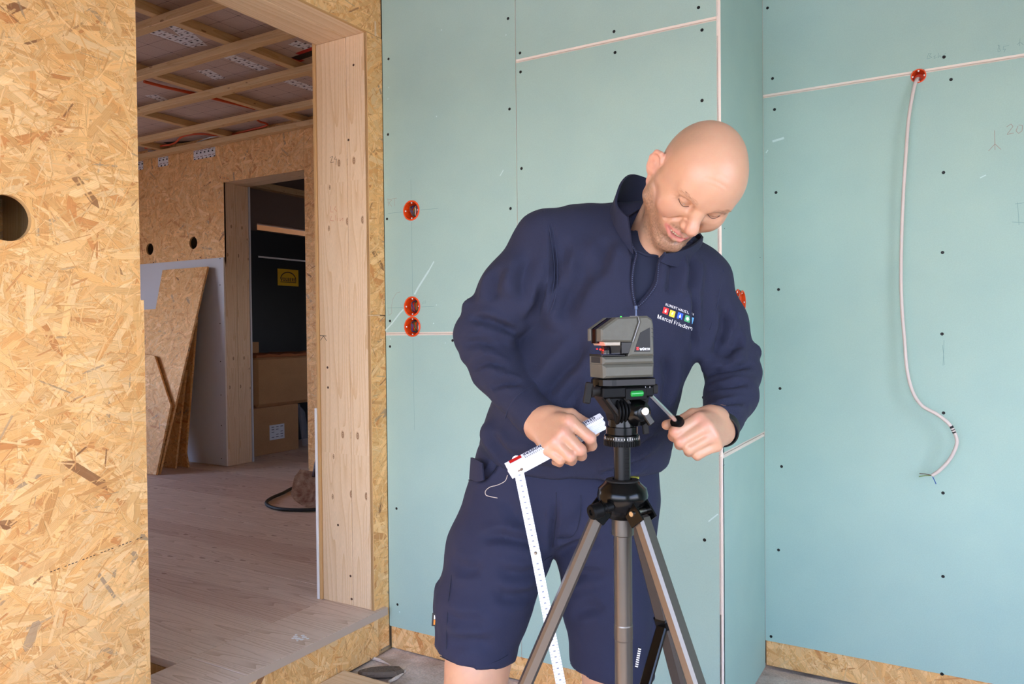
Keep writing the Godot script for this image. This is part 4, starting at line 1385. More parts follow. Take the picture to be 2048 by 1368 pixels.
# ------------------------------------------------------------------ tripod, pan head and laser level
func oct_tube(mb: MB, a: Vector3, b: Vector3, w: float, d: float, side: Vector3) -> void:
	# bar from a to b with a chamfered rectangular section
	var ax := (b - a).normalized()
	var s := (side - ax * side.dot(ax)).normalized()
	var f := s.cross(ax)
	var keep := mb.xf
	mb.xf = keep * Transform3D(Basis(s, ax, f), a)
	mb.box(Vector3(-w * 0.5, 0, -d * 0.5), Vector3(w * 0.5, (b - a).length(), d * 0.5), minf(w, d) * 0.22)
	mb.xf = keep
func ax_x(p: Vector3) -> Transform3D: return Transform3D(Basis(Vector3(0, -1, 0), Vector3(1, 0, 0), Vector3(0, 0, 1)), p)   # lathe axis along +x
func ax_z(p: Vector3) -> Transform3D: return Transform3D(Basis(Vector3.RIGHT, PI / 2), p)                                   # lathe axis along +z
func build_laser_and_tripod() -> void:
	var foot := at(1243, 760, 1.28)
	var t := thing("tripod", "black camera tripod with pan head and chrome handle under the laser level", "tripod", Vector3(foot.x, 0, foot.z))
	t.basis = Basis(Vector3.UP, 0.5355)
	var top := 1.2185
	# centre column, rack, lower tube
	var m := MB.new()
	m.lathe([Vector2(0, 1.02), Vector2(0.0137, 1.02), Vector2(0.0137, 1.115), Vector2(0, 1.115)], 28)
	obj(m, M.column, "column", t)
	m = MB.new()
	for k in 34:
		var y := 1.045 + k * 0.0021
		m.box(Vector3(0.002, y, 0.0128), Vector3(0.0095, y + 0.0012, 0.0146))
	obj(m, M.black, "rack", t)
	m = MB.new()
	m.lathe([Vector2(0, 0.52), Vector2(0.0150, 0.52), Vector2(0.0150, 0.78), Vector2(0.0157, 0.782), Vector2(0.0157, 0.805), Vector2(0.0152, 0.807), Vector2(0.0152, 0.955), Vector2(0.0185, 0.957), Vector2(0.0185, 0.985), Vector2(0, 0.985)], 32)
	obj(m, M.leg_metal, "lower_tube", t)
	# crown
	m = MB.new()
	m.lathe([Vector2(0, 0.985), Vector2(0.024, 0.985), Vector2(0.040, 1.012), Vector2(0.0425, 1.022), Vector2(0.040, 1.034), Vector2(0.030, 1.043), Vector2(0.0285, 1.046), Vector2(0.020, 1.048), Vector2(0.018, 1.045), Vector2(0, 1.045)], 36, true)
	obj(m, M.gloss_black, "crown", t)
	m = MB.new()
	m.lathe([Vector2(0.0165, 1.0465), Vector2(0.0165, 1.0492), Vector2(0.027, 1.0485), Vector2(0.028, 1.046)], 32)
	obj(m, M.dusty, "collar_ring", t)
	m = MB.new()
	m.xf = Transform3D(Basis.IDENTITY, Vector3(0.022, 1.046, -0.018))
	m.lathe([Vector2(0, 0), Vector2(0.009, 0), Vector2(0.009, 0.003), Vector2(0, 0.004)], 16)
	obj(m, M.vial_yellow, "bubble_level", t)
	# clamp screw at the left of the crown
	m = MB.new()
	m.xf = Transform3D(Basis(Vector3.UP, 0.5) * Basis(Vector3.BACK, PI / 2 + 0.12), Vector3(-0.022, 1.010, 0.030))
	m.lathe([Vector2(0, 0.0), Vector2(0.008, 0.0), Vector2(0.008, 0.012), Vector2(0.007, 0.013), Vector2(0.007, 0.019), Vector2(0.0115, 0.020), Vector2(0.0125, 0.023), Vector2(0.0125, 0.038), Vector2(0.011, 0.041), Vector2(0.005, 0.041), Vector2(0.0045, 0.038), Vector2(0, 0.038)], 20)
	obj(m, M.black, "clamp_screw", t)
	# legs, each with its hinge, its brace and its foot
	var azs := [180.0, 48.0, -50.0]
	for k in 3:
		var g := deg_to_rad(azs[k])
		var dir := Vector3(cos(g), 0, sin(g))
		var side := Vector3(-sin(g), 0, cos(g))
		var a := dir * 0.034 + Vector3(0, 1.004, 0)
		var b := dir * 0.47 + Vector3(0, 0.012, 0)
		var mid := a.lerp(b, 0.62)
		m = MB.new()
		oct_tube(m, a.lerp(b, 0.01), mid, 0.027, 0.021, side)
		var leg := obj(m, M.leg_metal, "leg", t)
		m = MB.new()
		oct_tube(m, a.lerp(b, 0.55), b, 0.019, 0.014, side)
		obj(m, M.black, "lower_leg", leg)
		m = MB.new()
		oct_tube(m, a.lerp(b, 0.60), a.lerp(b, 0.645), 0.034, 0.028, side)
		obj(m, M.black, "leg_lock", leg)
		m = MB.new()
		m.ball(b + Vector3(0, 0.004, 0), Vector3(0.016, 0.014, 0.016), 14)
		obj(m, M.rubber, "rubber_foot", leg)
		m = MB.new()
		for s in [-1.0, 1.0]:
			oct_tube(m, dir * 0.018 + side * s * 0.0165 + Vector3(0, 1.020, 0), dir * 0.046 + side * s * 0.0165 + Vector3(0, 0.985, 0), 0.004, 0.030, side)
		obj(m, M.gloss_black, "hinge", t)
		m = MB.new()
		m.tube([dir * 0.036 + side * 0.022 + Vector3(0, 1.0, 0), dir * 0.036 - side * 0.022 + Vector3(0, 1.0, 0)], 0.0042, 10)
		obj(m, M.steel, "hinge_bolt", t)
		m = MB.new()
		var bl := a.lerp(b, 0.235 if k == 2 else 0.40)
		oct_tube(m, Vector3(0, 0.60 if k == 2 else 0.46, 0) + dir * 0.014, bl, 0.020, 0.010, side)
		obj(m, M.gloss_black, "brace", t)
		m = MB.new()
		oct_tube(m, bl + (a - b).normalized() * 0.014, bl - (a - b).normalized() * 0.014, 0.032, 0.026, side)
		obj(m, M.gloss_black, "brace_clip", t)
	m = MB.new()
	m.lathe([Vector2(0.0155, 0.585), Vector2(0.024, 0.588), Vector2(0.024, 0.612), Vector2(0.0155, 0.615)], 24)
	obj(m, M.gloss_black, "spreader_ring", t)
	# pan head
	var hb := Transform3D(Basis(Vector3.UP, 0.32), Vector3(0, top, 0))
	var prof := [Vector2(0, -0.113), Vector2(0.0285, -0.113), Vector2(0.0295, -0.112)]
	m = MB.new()
	m.xf = hb
	for k in 48:
		var g := TAU * k / 48
		var keep := m.xf
		m.xf = hb * Transform3D(Basis(Vector3.UP, -g), Vector3.ZERO)
		m.box(Vector3(0.0270, -0.1125, -0.0012), Vector3(0.0303, -0.1035, 0.0012))
		m.xf = keep
	m.lathe([Vector2(0, -0.1125), Vector2(0.0285, -0.1125), Vector2(0.0292, -0.111), Vector2(0.0292, -0.1035), Vector2(0, -0.1035)], 40)
	obj(m, M.black, "knurled_ring", t)
	m = MB.new()
	m.xf = hb
	m.lathe([Vector2(0, -0.1034), Vector2(0.0298, -0.1034), Vector2(0.0292, -0.096), Vector2(0.0268, -0.0935), Vector2(0.0262, -0.0935), Vector2(0.0262, -0.082), Vector2(0.0255, -0.081), Vector2(0.0225, -0.081), Vector2(0.0215, -0.070), Vector2(0, -0.070)], 44)
	var pan := obj(m, M.gloss_black, "pan_base", t)
	m = MB.new()
	for k in 40:
		var keep := hb * Transform3D(Basis(Vector3.UP, TAU * k / 40), Vector3.ZERO)
		m.xf = keep
		m.quad(Vector3(-0.0003, -0.1015, 0.02985), Vector3(0.0003, -0.1015, 0.02985), Vector3(0.0003, -0.0965 if k % 5 == 0 else -0.0985, 0.02955), Vector3(-0.0003, -0.0965 if k % 5 == 0 else -0.0985, 0.02955), Vector3.BACK)
	obj(m, M.white, "degree_scale", pan)
	m = MB.new()
	m.xf = hb
	m.prism(PackedVector2Array([Vector2(-0.044, -0.031), Vector2(0.044, -0.031), Vector2(0.043, -0.040), Vector2(0.030, -0.066), Vector2(0.020, -0.074), Vector2(-0.018, -0.074), Vector2(-0.022, -0.060), Vector2(-0.040, -0.036)]), -0.020, 0.016, 0.003)
	obj(m, M.black, "tilt_body", t)
	m = MB.new()
	for k in 5:
		m.xf = hb * ax_x(Vector3(-0.018 + k * 0.006, -0.056, 0.006))
		m.lathe([Vector2(0, 0.0), Vector2(0.020, 0.0), Vector2(0.0225, 0.0012), Vector2(0.0225, 0.0032), Vector2(0.020, 0.0044), Vector2(0.018, 0.0058), Vector2(0, 0.0058)], 32)
	obj(m, M.black, "bellows", t)
	for s in [-0.036, -0.004]:
		m = MB.new()
		m.xf = hb
		oct_tube(m, Vector3(s, -0.032, 0.020), Vector3(s + 0.022, -0.062, 0.022), 0.006, 0.005, Vector3.RIGHT)
		obj(m, M.dusty, "strut", t)
	m = MB.new()
	m.xf = hb * ax_z(Vector3(0.019, -0.058, 0.014))
	m.lathe([Vector2(0, 0), Vector2(0.021, 0.0), Vector2(0.0225, 0.004), Vector2(0.021, 0.012), Vector2(0.014, 0.017), Vector2(0.013, 0.022), Vector2(0.009, 0.0235), Vector2(0, 0.0235)], 32, true)
	var kn := obj(m, M.gloss_black, "tilt_knob", t)
	m = MB.new()
	m.xf = hb
	oct_tube(m, Vector3(0.019, -0.050, 0.034), Vector3(0.036, -0.076, 0.036), 0.012, 0.008, Vector3.RIGHT)
	obj(m, M.gloss_black, "wing", kn)
	m = MB.new()
	m.xf = hb
	oct_tube(m, Vector3(0.032, -0.074, 0.020), Vector3(0.034, -0.094, 0.020), 0.010, 0.007, Vector3.RIGHT)
	obj(m, M.dusty, "pan_lock", t)
	m = MB.new()
	m.xf = hb * ax_z(Vector3(0.0225, -0.054, 0.0375))
	m.lathe([Vector2(0.0068, 0.0), Vector2(0.0068, 0.0022), Vector2(0.006, 0.003), Vector2(0, 0.003)], 24)
	obj(m, M.steel, "button", kn)
	m = MB.new()
	m.xf = hb
	m.box(Vector3(-0.046, -0.032, -0.028), Vector3(0.046, -0.0145, 0.026), 0.002)
	m.box(Vector3(-0.006, -0.036, 0.0255), Vector3(0.032, -0.0165, 0.0285), 0.001)
	obj(m, M.black, "clamp_body", t)
	m = MB.new()
	m.xf = hb
	for k in 2: m.box(Vector3(0.030 + k * 0.008, -0.0175, 0.0262), Vector3(0.0306 + k * 0.008, -0.0148, 0.0266))
	obj(m, M.white, "index_marks", t)
	m = MB.new()
	m.xf = hb
	m.tube([Vector3(0.005, -0.026, 0.0270), Vector3(0.0225, -0.0255, 0.0270)], 0.0052, 14)
	m.ball(Vector3(0.0045, -0.026, 0.0270), Vector3(0.003, 0.0052, 0.0052), 12)
	m.ball(Vector3(0.023, -0.0255, 0.0270), Vector3(0.003, 0.0052, 0.0052), 12)
	var vial := obj(m, M.vial, "spirit_level", t)
	vial.set_meta("label", "small green bubble level in the pan head")
	# plate: long, rounded at the front end
	m = MB.new()
	m.xf = hb * Transform3D(Basis(Vector3.RIGHT, PI / 2), Vector3.ZERO)
	var pl := PackedVector2Array()
	for k in 13:
		var g := PI * 0.5 + PI * k / 12.0
		pl.push_back(Vector2(-0.024 + cos(g) * 0.028, sin(g) * 0.030))
	pl.append_array([Vector2(0.046, -0.030), Vector2(0.049, -0.026), Vector2(0.049, 0.026), Vector2(0.046, 0.030)])
	m.prism(pl, 0.0005, 0.0140, 0.002)
	obj(m, M.gloss_black, "quick_plate", t)
	m = MB.new()
	m.xf = hb * Transform3D(Basis.IDENTITY, Vector3(-0.050, -0.020, 0.010))
	m.tube([Vector3(0.006, 0, 0), Vector3(-0.006, -0.001, 0)], 0.0075, 14)
	m.tube([Vector3(-0.006, -0.001, 0), Vector3(-0.011, -0.001, 0)], 0.010, 14)
	oct_tube(m, Vector3(-0.013, 0.014, 0.002), Vector3(-0.020, -0.020, 0.004), 0.012, 0.008, Vector3.RIGHT)
	obj(m, M.dusty, "clamp_lever", t)
	m = MB.new()
	m.xf = hb
	m.box(Vector3(0.046, -0.028, 0.004), Vector3(0.057, -0.012, 0.022), 0.002)
	obj(m, M.dusty, "release_catch", t)
	# pan handle
	var inv := t.transform.affine_inverse()
	var s0 := inv * at(1286, 776, 1.285)
	var s1 := inv * at(1351, 841, 1.380)
	var s2 := inv * at(1408, 899, 1.455)
	m = MB.new()
	m.tube([s0, s1.lerp(s2, 0.2)], 0.0044, 14)
	var rod := obj(m, M.chrome, "handle_rod", t)
	m = MB.new()
	var gd := (s2 - s1).normalized()
	m.tube([s1, s1 + gd * 0.002, s1 + gd * 0.008, s1 + gd * 0.012, s2], [0.0085, 0.0115, 0.0125, 0.0112, 0.0112], 20)
	obj(m, M.black, "handle_grip", rod)

	# laser level
	var lz := thing("laser_level", "grey and black cross line laser level with a glowing red window on the tripod", "laser level", t.transform * Vector3(0, top + 0.0006, 0))
	lz.basis = t.basis * Basis(Vector3.UP, 0.32)
	m = MB.new()
	m.prism(PackedVector2Array([Vector2(-0.0450, 0.0), Vector2(0.0455, 0.0), Vector2(0.0465, 0.0215), Vector2(-0.0462, 0.0215)]), -0.0285, 0.0285, 0.004)
	obj(m, M.laser_grey, "battery_base", lz)
	m = MB.new()
	m.prism(PackedVector2Array([Vector2(-0.0462, 0.0219), Vector2(0.0465, 0.0219), Vector2(0.0462, 0.0345), Vector2(-0.0462, 0.0345)]), -0.0285, 0.0285, 0.004)
	obj(m, M.laser_grey, "lower_body", lz)
	m = MB.new()
	m.box(Vector3(-0.0468, 0.0240, -0.018), Vector3(-0.0455, 0.0338, 0.017), 0.0004)
	obj(m, M.laser_dark, "front_window", lz)
	m = MB.new()
	m.prism(PackedVector2Array([Vector2(-0.047, 0.0346), Vector2(-0.004, 0.0346), Vector2(-0.004, 0.0385), Vector2(-0.047, 0.0385)]), -0.0265, 0.0265, 0.0025)
	obj(m, M.gloss_black, "slot_floor", lz)
	m = MB.new()
	m.box(Vector3(-0.044, 0.0386, -0.021), Vector3(-0.006, 0.0389, 0.021))
	obj(m, M.slot_blue, "slot_glass", lz)
	var col := PackedVector2Array([Vector2(-0.001, 0.0346), Vector2(0.0462, 0.0346), Vector2(0.0455, 0.085), Vector2(0.0435, 0.0945), Vector2(0.034, 0.1005), Vector2(0.0165, 0.0995), Vector2(0.0188, 0.0905), Vector2(0.0066, 0.0580)])
	m = MB.new()
	m.prism(col, -0.0288, 0.0288, 0.0035)
	obj(m, M.laser_grey, "rear_housing", lz)
	var hood := PackedVector2Array([Vector2(-0.0490, 0.0595), Vector2(0.0060, 0.0580), Vector2(0.0180, 0.0905), Vector2(0.0157, 0.0992), Vector2(-0.020, 0.0982), Vector2(-0.0490, 0.0795)])
	m = MB.new()
	m.prism(hood, 0.0065, 0.0285, 0.003)
	m.prism(hood, -0.0285, -0.0155, 0.003)
	obj(m, M.laser_grey, "hood", lz)
	m = MB.new()
	m.prism(PackedVector2Array([Vector2(-0.0475, 0.0560), Vector2(0.006, 0.0560), Vector2(0.0178, 0.0900), Vector2(0.0155, 0.0983), Vector2(-0.0195, 0.0973), Vector2(-0.0475, 0.0790)]), -0.0154, 0.0064, 0.001)
	obj(m, M.red_glass, "beam_window", lz)
	for zz in [0.0042, -0.0132]:
		m = MB.new()
		m.prism(PackedVector2Array([Vector2(-0.0482, 0.0575), Vector2(0.004, 0.0575), Vector2(0.0160, 0.0900), Vector2(0.0140, 0.0988), Vector2(-0.0197, 0.0979), Vector2(-0.0482, 0.0793)]), zz, zz + 0.0022)
		obj(m, M.gloss_black, "window_frame", lz)
	m = MB.new()
	m.tube([Vector3(0.0066, 0.0580, 0.0290), Vector3(0.0188, 0.0905, 0.0290), Vector3(0.0165, 0.0998, 0.0280), Vector3(0.0165, 0.1000, 0.0)], 0.0007, 6)
	obj(m, M.seam_light, "seam", lz)
	m = MB.new()
	m.prism(PackedVector2Array([Vector2(-0.012, 0.0386), Vector2(0.0006, 0.0386), Vector2(0.0075, 0.0580), Vector2(-0.012, 0.0580)]), -0.0262, 0.0262, 0.001)
	obj(m, M.gloss_black, "slot_back", lz)
	m = MB.new()
	m.prism(PackedVector2Array([Vector2(-0.040, 0.0525), Vector2(-0.013, 0.0525), Vector2(-0.013, 0.0585), Vector2(-0.043, 0.0585)]), -0.022, 0.0245, 0.0012)
	obj(m, M.slot_roof, "slot_roof", lz)
	m = MB.new()
	m.prism(PackedVector2Array([Vector2(0.0085, 0.0418), Vector2(0.0200, 0.0730), Vector2(0.0375, 0.0812), Vector2(0.0382, 0.0418)]), 0.0288, 0.0294, 0.0002)
	var pn := obj(m, M.laser_dark, "side_panel", lz)
	m = MB.new()
	for k in 3: m.box(Vector3(0.0405, 0.066 + k * 0.0066, 0.0286), Vector3(0.0440, 0.0672 + k * 0.0066, 0.0291))
	obj(m, M.gloss_black, "vent_slot", lz)
	m = MB.new()
	m.box(Vector3(0.0125, 0.0445, 0.02945), Vector3(0.0172, 0.0467, 0.0297))
	m.box(Vector3(0.0125, 0.0475, 0.02945), Vector3(0.0172, 0.0497, 0.0297))
	m.box(Vector3(0.0140, 0.0467, 0.02945), Vector3(0.0157, 0.0475, 0.0297))
	obj(m, M.red, "emblem", pn)
	text_part("WÜRTH", pn, M.white, Transform3D(Basis.IDENTITY, Vector3(0.0185, 0.0440, 0.0294)), 0.0185, 0.0004)
	m = MB.new()
	m.ball(Vector3(-0.002, 0.0995, 0.004), Vector3(0.0016, 0.0010, 0.0016), 8)
	obj(m, M.led_green, "status_led", lz)
	m = MB.new()
	m.lathe([Vector2(0, 0.0389), Vector2(0.009, 0.0389), Vector2(0.009, 0.0445), Vector2(0.007, 0.0525), Vector2(0, 0.0525)], 20)
	var lens := obj(m, M.lens, "cone_lens", lz)
	lens.position = Vector3(-0.031, 0, 0.006)
	m = MB.new()
	m.ball(Vector3(-0.0425, 0.0462, 0.010), Vector3(0.0016, 0.0013, 0.0024), 10)
	m.ball(Vector3(-0.0452, 0.0468, 0.003), Vector3(0.0009, 0.0008, 0.003), 8)
	m.ball(Vector3(-0.0395, 0.0450, 0.014), Vector3(0.0010, 0.0008, 0.0016), 8)
	obj(m, M.led_red, "laser_light", lz)
	var spark := OmniLight3D.new()
	spark.name = "laser_glow"
	lz.add_child(spark)
	spark.position = Vector3(-0.0485, 0.0462, 0.012)
	spark.light_color = Color(1.0, 0.08, 0.05)
	spark.light_energy = 0.0006
	spark.light_size = 0.002
	spark.omni_range = 8.0
	spark.omni_attenuation = 2.0
	spark.shadow_enabled = true

# ------------------------------------------------------------------ folding ruler in the man's right hand
func build_ruler() -> void:
	var a := at(1019, 941, 1.402)
	var b := at(1206, 842, 1.432)
	var ax := (b - a).normalized()
	var view := (cam_xf.origin - a).normalized()
	var up := (cam_xf.basis.y - ax * cam_xf.basis.y.dot(ax)).normalized()
	up = up.rotated(ax, 0.50)        # the narrow edges of the stack show above its broad face
	var out := ax.cross(up).normalized()
	var o := thing("folding_ruler", "white folding ruler held in the man's hand with segments hanging down", "ruler", a)
	o.basis = Basis(ax, up, out)
	var L := (b - a).length()
	# broad face: stack of segments seen on edge
	for k in 8:
		var m := MB.new()
		var y := -0.0148 + k * 0.0037
		m.box(Vector3(-0.002 + 0.0008 * sin(k * 2.4), y, -0.008), Vector3(L + 0.0012 * cos(k * 1.7), y + 0.0034, 0.008), 0.0008)
		obj(m, M.ruler, "segment", o)
	var pm := MB.new()
	pm.box(Vector3(0.006, 0.01485, -0.0070), Vector3(0.030, 0.01500, 0.0010))
	obj(pm, M.red, "red_print", o)
	text_part("INNOWERK", o, M.print_blue, Transform3D(Basis(Vector3(-1, 0, 0), Vector3(0, 0, 1), Vector3(0, 1, 0)), Vector3(0.082, 0.0149, -0.006)), 0.048, 0.0003)
	text_part("GEMÜ", o, M.print_blue, Transform3D(Basis(Vector3(-1, 0, 0), Vector3(0, 0, 1), Vector3(0, 1, 0)), Vector3(L - 0.012, 0.0149, -0.006)), 0.028, 0.0003)
	pm = MB.new()
	for k in 46: pm.box(Vector3(0.035 + k * 0.0036, 0.01480, 0.0035 if k % 5 else 0.0018), Vector3(0.0357 + k * 0.0036, 0.01492, 0.0078))
	obj(pm, M.ink, "scale_print", o)
	pm = MB.new()
	pm.xf = ax_z(Vector3(0.020, -0.004, 0.0078))
	pm.lathe([Vector2(0.0035, 0), Vector2(0.003, 0.0009), Vector2(0, 0.0012)], 14)
	obj(pm, M.brass, "rivet", o)
	# hanging segments
	var inv := o.transform.affine_inverse()
	var jt := [[1034, 912, 1.408], [1037, 940, 1.405], [1071, 1106, 1.392], [1102, 1268, 1.375], [1136, 1440, 1.36]]
	for k in range(1, 4):
		var p := at(jt[k][0], jt[k][1], jt[k][2])
		var q := at(jt[k + 1][0], jt[k + 1][1], jt[k + 1][2])
		var d := (q - p).normalized()
		var s := d.cross(view).normalized()
		var nrm := s.cross(d).normalized()
		if nrm.dot(view) < 0: nrm = -nrm
		var m := MB.new()
		m.xf = inv * Transform3D(Basis(s, d, s.cross(d)), p + nrm * (0.0016 if k % 2 else -0.0018))
		var len := (q - p).length()
		var hw := 0.0088
		var poly := PackedVector2Array()
		for j in 9:
			var g := PI + PI * j / 8.0
			poly.push_back(Vector2(cos(g) * hw, sin(g) * hw - (0.018 if k == 1 else 0.004)))
		for j in 9:
			var g := PI * j / 8.0
			poly.push_back(Vector2(cos(g) * hw, len + sin(g) * hw + 0.004))
		m.prism(poly, -0.0015, 0.0015, 0.0004)
		var seg := obj(m, M.ruler, "segment", o)
		var tk := MB.new()
		tk.xf = inv * Transform3D(Basis(s, d, s.cross(d)), p + nrm * ((0.0016 if k % 2 else -0.0018) + 0.0016))
		for j in int(len / 0.005):
			var y := 0.004 + j * 0.005
			var wl := 0.0045 if j % 2 == 0 else 0.003
			tk.box(Vector3(-hw, y, -0.00015), Vector3(-hw + wl, y + 0.0006, 0.00015))
			tk.box(Vector3(hw - wl, y, -0.00015), Vector3(hw, y + 0.0006, 0.00015))
			if j % 2 == 1: tk.box(Vector3(-0.0022, y - 0.001, -0.00015), Vector3(0.0020, y + 0.0012, 0.00015))
		obj(tk, M.print_grey, "scale_print", seg)
		var rv := MB.new()
		rv.ball(inv * (p + nrm * 0.0036), Vector3.ONE * 0.0030, 10)
		obj(rv, M.brass, "rivet", o)
	# thread hanging from its end
	var th := MB.new()
	var raw := [[1015, 950, 1.402], [1010, 962, 1.40], [995, 970, 1.40], [980, 974, 1.40], [971, 982, 1.40], [972, 990, 1.40], [980, 993, 1.40], [995, 996, 1.40]]
	var pts := []
	for q in raw: pts.append(inv * at(q[0], q[1], q[2]))
	th.tube(smooth_path(pts, 5), 0.0007, 5)
	obj(th, M.thread, "thread", o)

# ------------------------------------------------------------------ smooth solids meshed as surface nets
class Solid extends RefCounted:
	var kind := PackedInt32Array()       # 0 tapered capsule, 1 ellipsoid, 2 convex cut
	var A := PackedVector3Array()
	var AB := PackedVector3Array()
	var inv := PackedFloat32Array()
	var ra := PackedFloat32Array()
	var dr := PackedFloat32Array()
	var kk := PackedFloat32Array()
	var neg := PackedInt32Array()
	var bas := []                        # inverse basis of ellipsoids
	var rad := PackedVector3Array()
	var planes := []
	var count := 0
	func bounds(grow: float) -> AABB:
		var b := AABB()
		var first := true
		for i in count:
			if neg[i] != 0 or kind[i] == 2: continue
			var r := maxf(ra[i], ra[i] + dr[i])
			if kind[i] == 1: r = maxf(rad[i].x, maxf(rad[i].y, rad[i].z))
			var e := AABB(A[i], Vector3.ZERO).expand(A[i] + AB[i]).grow(r)
			b = e if first else b.merge(e)
			first = false
		return b.grow(grow)
	func _push(kd: int, a: Vector3, ab: Vector3, r0: float, r1: float, k: float, n: int, b, rr: Vector3, pl) -> void:
		kind.push_back(kd)
		A.push_back(a)
		AB.push_back(ab)
		inv.push_back(1.0 / maxf(ab.length_squared(), 1e-9))
		ra.push_back(r0)
		dr.push_back(r1 - r0)
		kk.push_back(k)
		neg.push_back(n)
		bas.push_back(b)
		rad.push_back(rr)
		planes.push_back(pl)
		count += 1
	func cap(a: Vector3, b: Vector3, r0: float, r1: float, k := 0.01, n := 0) -> void:
		_push(0, a, b - a, r0, r1, k, n, null, Vector3.ONE, null)
	func chain(p: Array, r: Array, k := 0.01, n := 0) -> void:
		for i in p.size() - 1: cap(p[i], p[i + 1], r[i], r[i + 1], k, n)
	func ell(c: Vector3, r: Vector3, b := Basis.IDENTITY, k := 0.02, n := 0) -> void:
		_push(1, c, Vector3.ZERO, 0.0, 0.0, k, n, b.inverse(), r, null)
	func cut(pl: Array, k := 0.004, n := 1) -> void:
		_push(2, Vector3.ZERO, Vector3.ZERO, 0.0, 0.0, k, n, null, Vector3.ONE, pl)
	func one(i: int, p: Vector3) -> float:
		var kd := kind[i]
		if kd == 0:
			var pa := p - A[i]
			var h := clampf(pa.dot(AB[i]) * inv[i], 0.0, 1.0)
			return (pa - AB[i] * h).length() - ra[i] - dr[i] * h
		elif kd == 1:
			var b: Basis = bas[i]
			var q := b * (p - A[i])
			var r := rad[i]
			var u := q / r
			var k0 := u.length()
			var k1 := (u / r).length()
			if k1 < 1e-6: return -minf(r.x, minf(r.y, r.z))
			return k0 * (k0 - 1.0) / k1
		var d := -1e9
		for pl in planes[i]:
			var e: Plane = pl
			d = maxf(d, e.distance_to(p))
		return d
	func dist(p: Vector3, list: PackedInt32Array) -> float:
		var d := 1e3
		for i in list:
			var e := one(i, p)
			var k := kk[i]
			if neg[i] == 0:
				var h := k - absf(d - e)
				if h > 0.0: d = minf(d, e) - h * h * 0.25 / k
				else: d = minf(d, e)
			else:
				e = -e
				var h2 := k - absf(d - e)
				if h2 > 0.0: d = maxf(d, e) + h2 * h2 * 0.25 / k
				else: d = maxf(d, e)
		return d
	func all() -> PackedInt32Array:
		var l := PackedInt32Array()
		for i in count: l.push_back(i)
		return l
	func trace(o: Vector3, dir: Vector3) -> Vector3:
		var l := all()
		var t := 0.7
		for k in 90:
			var d := dist(o + dir * t, l)
			if d < 0.0004: return o + dir * t
			t += d * 0.8
			if t > 3.0: break
		return Vector3.INF
	func grad(p: Vector3, l: PackedInt32Array) -> Vector3:
		var e := 0.0015
		return Vector3(dist(p + Vector3(e, 0, 0), l) - dist(p - Vector3(e, 0, 0), l), dist(p + Vector3(0, e, 0), l) - dist(p - Vector3(0, e, 0), l), dist(p + Vector3(0, 0, e), l) - dist(p - Vector3(0, 0, e), l)).normalized()
	func project(p: Vector3, l: PackedInt32Array) -> Vector3:
		for k in 5:
			p -= grad(p, l) * dist(p, l) * 0.9
		return p

	# folds: [points, half width, depth]; returns [vertices, indices]
	func mesh(lo: Vector3, hi: Vector3, h: float, folds := [], nfreq := 0.0, namp := 0.0) -> Array:
		var B := 8
		var nb := Vector3i(((hi - lo) / (h * B)).ceil())
		var nx := nb.x * B + 1
		var ny := nb.y * B + 1
		var nz := nb.z * B + 1
		var g := PackedFloat32Array()
		g.resize(nx * ny * nz)
		g.fill(1.0)
		var done := PackedByteArray()
		done.resize(nb.x * nb.y * nb.z)
		var hd := h * B * 0.5 * 1.7321
		var everything := all()
		var blocks := []
		for bx in nb.x:
			for by in nb.y:
				for bz in nb.z:
					var c := lo + Vector3(bx + 0.5, by + 0.5, bz + 0.5) * (h * B)
					var dc := dist(c, everything)
					if absf(dc) > hd * 1.25 + 0.004:
						if dc < 0:
							for x in B + 1:
								for y in B + 1:
									var base := ((bx * B + x) * ny + by * B + y) * nz + bz * B
									for z in B + 1:
										if g[base + z] == 1.0: g[base + z] = -1.0
						continue
					var l := PackedInt32Array()
					for i in count:
						if one(i, c) < (absf(dc) if neg[i] == 0 else absf(dc)) + 2.2 * hd + kk[i]: l.push_back(i)
					blocks.append([bx, by, bz, l])
		for b in blocks:
			var l: PackedInt32Array = b[3]
			var x0: int = b[0] * B
			var y0: int = b[1] * B
			var z0: int = b[2] * B
			for x in range(x0, x0 + B + 1):
				for y in range(y0, y0 + B + 1):
					var base := (x * ny + y) * nz
					for z in range(z0, z0 + B + 1):
						var gv := g[base + z]
						if gv != 1.0 and gv != -1.0: continue
						g[base + z] = dist(lo + Vector3(x, y, z) * h, l) + 1e-7
		var verts := PackedVector3Array()
		var ids := {}
		var idx := PackedInt32Array()
		var sx := ny * nz
		var sy := nz
		var offs := [0, sx, sy, sx + sy, 1, sx + 1, sy + 1, sx + sy + 1]
		var cor := [Vector3(0, 0, 0), Vector3(1, 0, 0), Vector3(0, 1, 0), Vector3(1, 1, 0), Vector3(0, 0, 1), Vector3(1, 0, 1), Vector3(0, 1, 1), Vector3(1, 1, 1)]
		var ed := [[0, 1], [2, 3], [4, 5], [6, 7], [0, 2], [1, 3], [4, 6], [5, 7], [0, 4], [1, 5], [2, 6], [3, 7]]
		var d8 := PackedFloat32Array()
		d8.resize(8)
